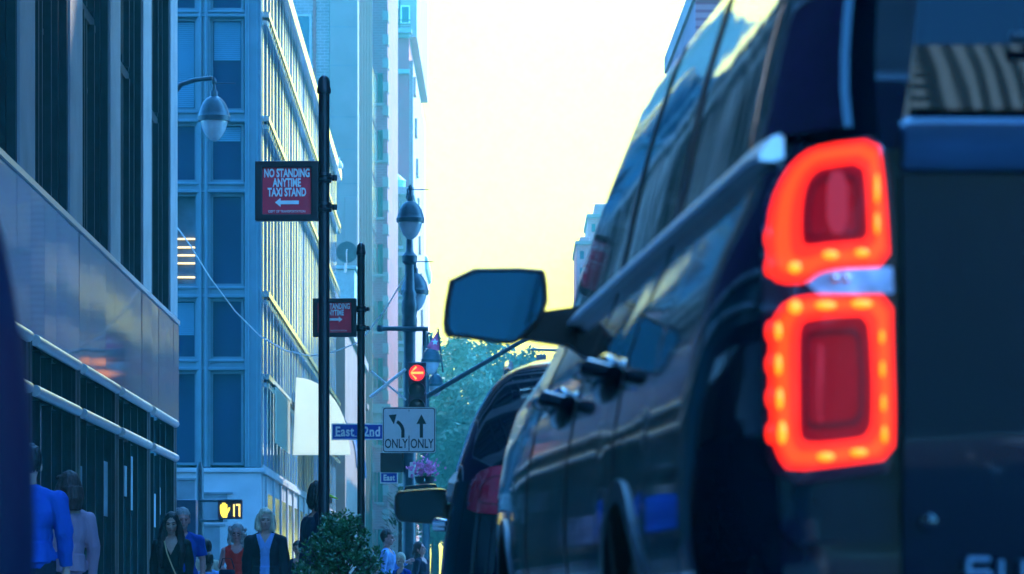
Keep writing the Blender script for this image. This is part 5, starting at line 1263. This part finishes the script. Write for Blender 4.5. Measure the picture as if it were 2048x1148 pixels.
        me = remesh(h, .007, 5, cut=hcut, jitter=lambda c: .008*mnoise.noise(Vector((c.x*60,c.y*60,c.z*9+seed_)))+.004*mnoise.noise(Vector((c.x*140,c.y*140,c.z*30))))
        for v in me.vertices: v.co = T @ (Vector((0,0,1.48))+(v.co-Vector((0,0,1.48)))*hs)
        link_mesh('hair', me, HR[hair], t)
    # clothes
    fold = lambda c: .010*mnoise.noise(Vector((c.x*9+3,c.y*9,c.z*7)))+.005*mnoise.noise(Vector((c.x*26,c.y*26,c.z*12)))
    def garment(name, m_, g, sl, cut=None, hem=.86):
        c = MB(); torso(c, g); c.tube([(0,.015,.90),(0,.01,1.05)],[.15*w+g,.14*w+g],16)
        for s in (-1,1):
            sh, el, wr = [Vector(p) for p in A[s]]
            if sl in ('long','short'): c.ell(sh,(.056*w+g,.058*w+g,.050*w+g),14,8); c.tube([sh,sh.lerp(el,.5),sh.lerp(el,.78 if sl == 'short' else 1)],[.060*w+g,.056*w+g,.054*w+g],14)
            if sl == 'long': c.ell(el,(.052*w+g,)*3,10,7); c.tube([el,el.lerp(wr,.4),el.lerp(wr,.97)],[.050*w+g,.046*w+g,.037+g],14)
        if neck == 'collar' or name == 'jacket': c.tube([(0,.02,1.43),(0,.018,1.462)],[.075,.068],14)
        def cc(p):
            if p.z < hem and abs(p.x) < .17*w: return True
            if sl == 'none' and abs(p.x) > .165*w and p.z > 1.2: return True
            if neck == 'v' and p.y < .01 and p.z > 1.225 and abs(p.x) < (p.z-1.225)*.50: return True
            if neck == 'round' and p.z > 1.385 - (.05 if p.y < -.02 else -.03) and abs(p.x) < .088 - max(0,1.40-p.z)*.9: return True
            if neck == 'collar' and name != 'jacket' and p.y < 0 and p.z > 1.34 and abs(p.x) < (p.z-1.34)*.55: return True
            return cut(p) if cut else False
        link_mesh(name, remesh(c, .0075, 2, cut=cc, jitter=fold), m_, t)
    garment('shirt', top, .012, sleeve)
    if jacket: garment('jacket', jacket, .026, 'long', cut=lambda p: p.y < .03 and abs(p.x) < .060+.055*max(0,p.z-1.25)/.2)
    if neck == 'collar' and face == 0:
        c = MB()
        for s in (-1,1): c.add([(s*.012,-.128,1.30),(s*.075,-.075,1.43),(s*.085,-.040,1.455),(s*.100,-.070,1.36),(s*.055,-.132,1.265)],[(0,1,2,3,4)]); c.add([(s*.012,-.120,1.30),(s*.075,-.067,1.43),(s*.085,-.032,1.455),(s*.100,-.062,1.36),(s*.055,-.124,1.265)],[(0,1,2,3,4)])
        c.build('collar', top, t)
    c = MB(); c.ell((0,.005,.93),(.172*w,.122*w,.13)); 
    for s in (-1,1):
        h_, k_, a_ = [Vector(p) for p in legs[s]]; c.tube([h_,h_.lerp(k_,.5),k_,k_.lerp(a_,.6),k_.lerp(a_,.98)],[.100*w,.086*w,.068,.064,.058],14)
    link_mesh('trousers', remesh(c, .009, 2, jitter=fold), bottom or JEANS, t)
    if extra: extra(t, w, T)
    return t
JEANS = cloth('dark_trousers',(.02,.025,.045))
def strap(m_, p):
    def f(t, w, T): 
        mb = MB(); pts = p
        for i in range(len(pts)-1):
            a_, c_ = Vector(pts[i]), Vector(pts[i+1]); dd = (c_-a_).normalized(); nn = Vector((0,-1,0)); q = dd.cross(nn).normalized()*.008
            mb.add([a_-q,a_+q,c_+q,c_-q,a_-q+Vector((0,.01,0)),a_+q+Vector((0,.01,0)),c_+q+Vector((0,.01,0)),c_-q+Vector((0,.01,0))],[(0,1,2,3),(7,6,5,4),(0,4,5,1),(1,5,6,2),(2,6,7,3),(3,7,4,0)])
        mb.build('bag_strap', m_, t)
    return f
def glasses(t, w, T):
    m = MB(); i0 = 0
    for s in (-1,1):
        p = [(s*.032+.021*math.cos(a),-.098,1.607+.017*math.sin(a)) for a in [2*math.pi*k/14 for k in range(15)]]; m.tube(p,.0028,6); m.tube([(s*.052,-.096,1.61),(s*.078,-.0,1.612)],.0025,6)
    m.tube([(-.011,-.100,1.612),(.011,-.100,1.612)],.0025,6)
    m.v = [tuple(T @ Vector(p)) for p in m.v]; m.build('glasses', EYE, t)
def cap(m_, brim_m, brim=True):
    def f(t, w, T):
        m = MB(); m.ell((0,.020,1.665),(.092,.106,.100),20,12); me = remesh(m,.007,1,cut=lambda c: c.z < 1.655-.02*(c.y>0)); 
        for v in me.vertices: v.co = T @ v.co
        link_mesh('cap', me, m_, t)
        if brim:
            m = MB(); r0 = [(.085*math.cos(a),-.055-.035*math.sin(a),1.668) for a in [math.pi*k/12 for k in range(13)]]; r1 = [(.078*math.cos(a),-.075-.105*math.sin(a),1.652-.01*math.sin(a)) for a in [math.pi*k/12 for k in range(13)]]
            m.grid([r0,r1]); m.grid([[(x,y,z-.010) for x,y,z in r0],[(x,y,z-.010) for x,y,z in r1]]); m.grid([r1,[(x,y,z-.010) for x,y,z in r1]]); m.v = [tuple(T @ Vector(p)) for p in m.v]; m.build('brim', brim_m, t)
    return f
BLK = cloth('black_jersey',(.008,.009,.012)); NAVY = cloth('navy_jacket_cloth',(.010,.016,.045)); ROYAL = cloth('royal_blue_cotton',(.01,.05,.34)); LBLUE = cloth('light_blue_cotton',(.22,.42,.80),noise=.15)
BSH = cloth('bright_blue_shirt',(.015,.085,.42),noise=.3); MAUVE = cloth('mauve_knit',(.36,.22,.30),noise=.15); REDD = cloth('red_cotton',(.80,.035,.03),noise=.2); DKN = cloth('dark_fleece',(.012,.016,.028)); CREAM = cloth('cream_cotton',(.6,.55,.42))
YEL = mat('yellow_brim_edge',(.62,.80,.05),.5,noise=.1)
person('woman in a black V-neck top with long black hair and a thin bag strap', 343, 1031, 47, 1.66, skin='tan', hair='black', style='long', top=BLK, neck='v', sleeve='long', tilt=4, extra=strap(mat('gold_strap',(.65,.5,.25),.35,noise=.2),[(-.085,-.085,1.41),(-.045,-.145,1.25),(.02,-.140,1.08),(.09,-.14,.92),(.14,-.12,.80)]))
person('grey-haired man in a blue polo behind the woman in black', 366, 1021, 49, 1.76, turn=8, skin='rose', hair='grey', style='short', top=ROYAL, neck='collar', sleeve='short', build=1.08)
person('grey curly-haired woman in glasses and a sleeveless red dress', 474, 1050, 53, 1.64, skin='rose', hair='grey', style='curly', top=REDD, bottom=REDD, neck='round', sleeve='none', tilt=-4, turn=-6, build=1.05,
       arm={-1:[(-.185,.012,1.375),(-.245,.02,1.13),(-.10,-.17,1.03)]}, extra=glasses)
hb = thing('handbag', 'dark blue handbag tucked under the arm of the woman in red', 'handbag', ((455-UC)/F*52.7,52.62,HC+(VH-1149)/F*52.7), R(10))
MB().box((-.11,-.05,-.10),(.11,.05,.07)).build('pouch', NAVY, hb, bevel=.03); MB().tube([(-.1,0,.08),(-.06,0,.22),(.06,0,.22),(.1,0,.08)],.010,8).build('handle', NAVY, hb)
person('blonde woman in a dark jacket over a light blue collared shirt', 531, 1021, 46.6, 1.70, skin='fair', hair='blonde', style='bob', top=LBLUE, jacket=DKN, neck='collar', sleeve='long', tilt=-3, turn=6)
person('dark-haired boy seen from behind, left of the woman in red', 412, 1070, 60, 1.50, face=180, skin='dark', hair='black', style='short', top=CREAM, sleeve='short', child=True)
person('smaller child in light blue just in front of the dark-haired boy', 418, 1101, 58, 1.27, face=165, skin='dark', hair='black', style='short', top=LBLUE, sleeve='short', child=True)
person('dark-haired walker mostly hidden behind the blonde woman', 596, 1068, 60, 1.50, face=0, skin='tan', hair='black', style='short', top=NAVY, sleeve='long')
person('broad man in navy with a yellow-edged black cap behind the nearer pole', 636, 979, 41, 1.86, face=112, skin='tan', hair='black', style='nape', top=NAVY, sleeve='long', turn=-12, tilt=10, build=1.22, extra=cap(BLK, YEL))
person('man in a bright blue shirt walking away beside the navy car at the left', 60, 884, 28, 1.74, face=180, skin='fair', hair='black', style='short', top=BSH, neck='collar', sleeve='long', turn=20, tilt=14, build=1.12)
person('woman in a mauve knit top with a dark brown bob, walking away', 136, 951, 31.7, 1.66, face=205, skin='fair', hair='brown', style='bob', top=MAUVE, sleeve='long', build=.98, turn=10)
person('bearded man in a light blue shirt in profile near the lamp post', 776, 1062, 67, 1.80, face=75, skin='rose', hair='brown', style='short', top=LBLUE, sleeve='long', arm={1:[(.185,.012,1.375),(.20,-.08,1.14),(.12,-.30,1.22)]})
person('fair-haired child looking down right of the bearded man', 803, 1102, 66, 1.36, face=-40, skin='fair', hair='blonde', style='short', top=ROYAL, sleeve='short', child=True, tilt=14)
person('brown-haired woman looking up, beside the second car', 844, 1084, 70, 1.64, face=62, skin='rose', hair='brown', style='pony', top=NAVY, sleeve='long', tilt=-16)

# ------------------------------------------------------------------ traffic farther up the street (shows as reflections in the polished front; unseen truck and taxi added for that)
bt = thing('unseen_box_truck', 'white box truck added unseen beyond the black cars for its reflection', 'truck', (3.2,128,-.1))
m = MB(); m.box((-1.2,0,.85),(1.2,5.2,3.3)); m.build('unseen_cargo_box', M['white_paint'], bt, bevel=.04)
m = MB(); m.prism([(5.25,.6),(7.3,.6),(7.3,1.6),(6.7,2.5),(5.25,2.6)],-1.05,1.05); m.v = [(y,x,z) for x,y,z in m.v]; m.build('unseen_cab', M['white_paint'], bt, bevel=.04)
for y in (1.1,6.3):
    for sx in (-1,1): MB().lathe((sx*.95,y,.45),[(.3,-.14),(.45,-.12),(.45,.12),(.3,.14)],20,'x').build('wheel', M['rubber'], bt, smooth=35)
for sx in (-1,1): MB().box((sx*1.0-.12,-.05,.9),(sx*1.0+.12,-.001,1.12)).build('tail_lamp', M['sig_glow'], bt)  # tail lamps of the added unseen truck
tx = thing('unseen_taxi', 'yellow taxi cab added unseen behind the white truck for its reflection', 'taxi', (.9,118,0), R(.5))
Shell(4.5, LOW2, GRN2, .30, 1.06, 1.52, (1.02,.86), 3.35, .55, .34, (.92,3.62), .38, k=.22).body(mat('unseen_taxi_yellow',(.75,.42,.02),.2,coat=.8,noise=.1), tx, 2.55)
for sd in (-1,1):
    for y in (.92,3.62): S2.wheel(tx, y, sd, .79)
    S2.side_panel('side_window', M['carglass'], tx, .9, 3.0, 1.09, 1.44, sd, lean0=.1, lean1=-.55)
    MB().box((sd*.62-.1,-.03,.78),(sd*.62+.1,.02,.95)).build('tail_lamp', M['sig_glow'], tx)  # tail lamps of the added unseen taxi
hs_ = thing('hanging_signal', 'red traffic signals on a long mast arm over the next crossing', 'traffic light', (2.75,150,0))
m = MB(); m.lathe((4.5,0,0),[(.2,0),(.16,1),(.11,10.2),(.03,10.4)],12); m.tube([(4.5,0,9.9),(1.2,0,10.3),(-2.0,0,10.4)],[.09,.07,.05],8); m.build('mast', M['blue_iron'], hs_, smooth=40)
for x in (-1.6,-.9,.6):
    hh_ = MB().box((x-.2,-.1,8.7),(x+.2,.15,10.2)).build('housing', M['pedface'], hs_, bevel=.03)
    for z in ((9.9,9.45,9.0) if x == -.9 else (9.4,)): MB().lathe((x,-.11,z),[(.18,.006),(.17,-.01),(.03,-.04)],18,'y').build('red_lens', M['sig_red'], hh_, smooth=40)
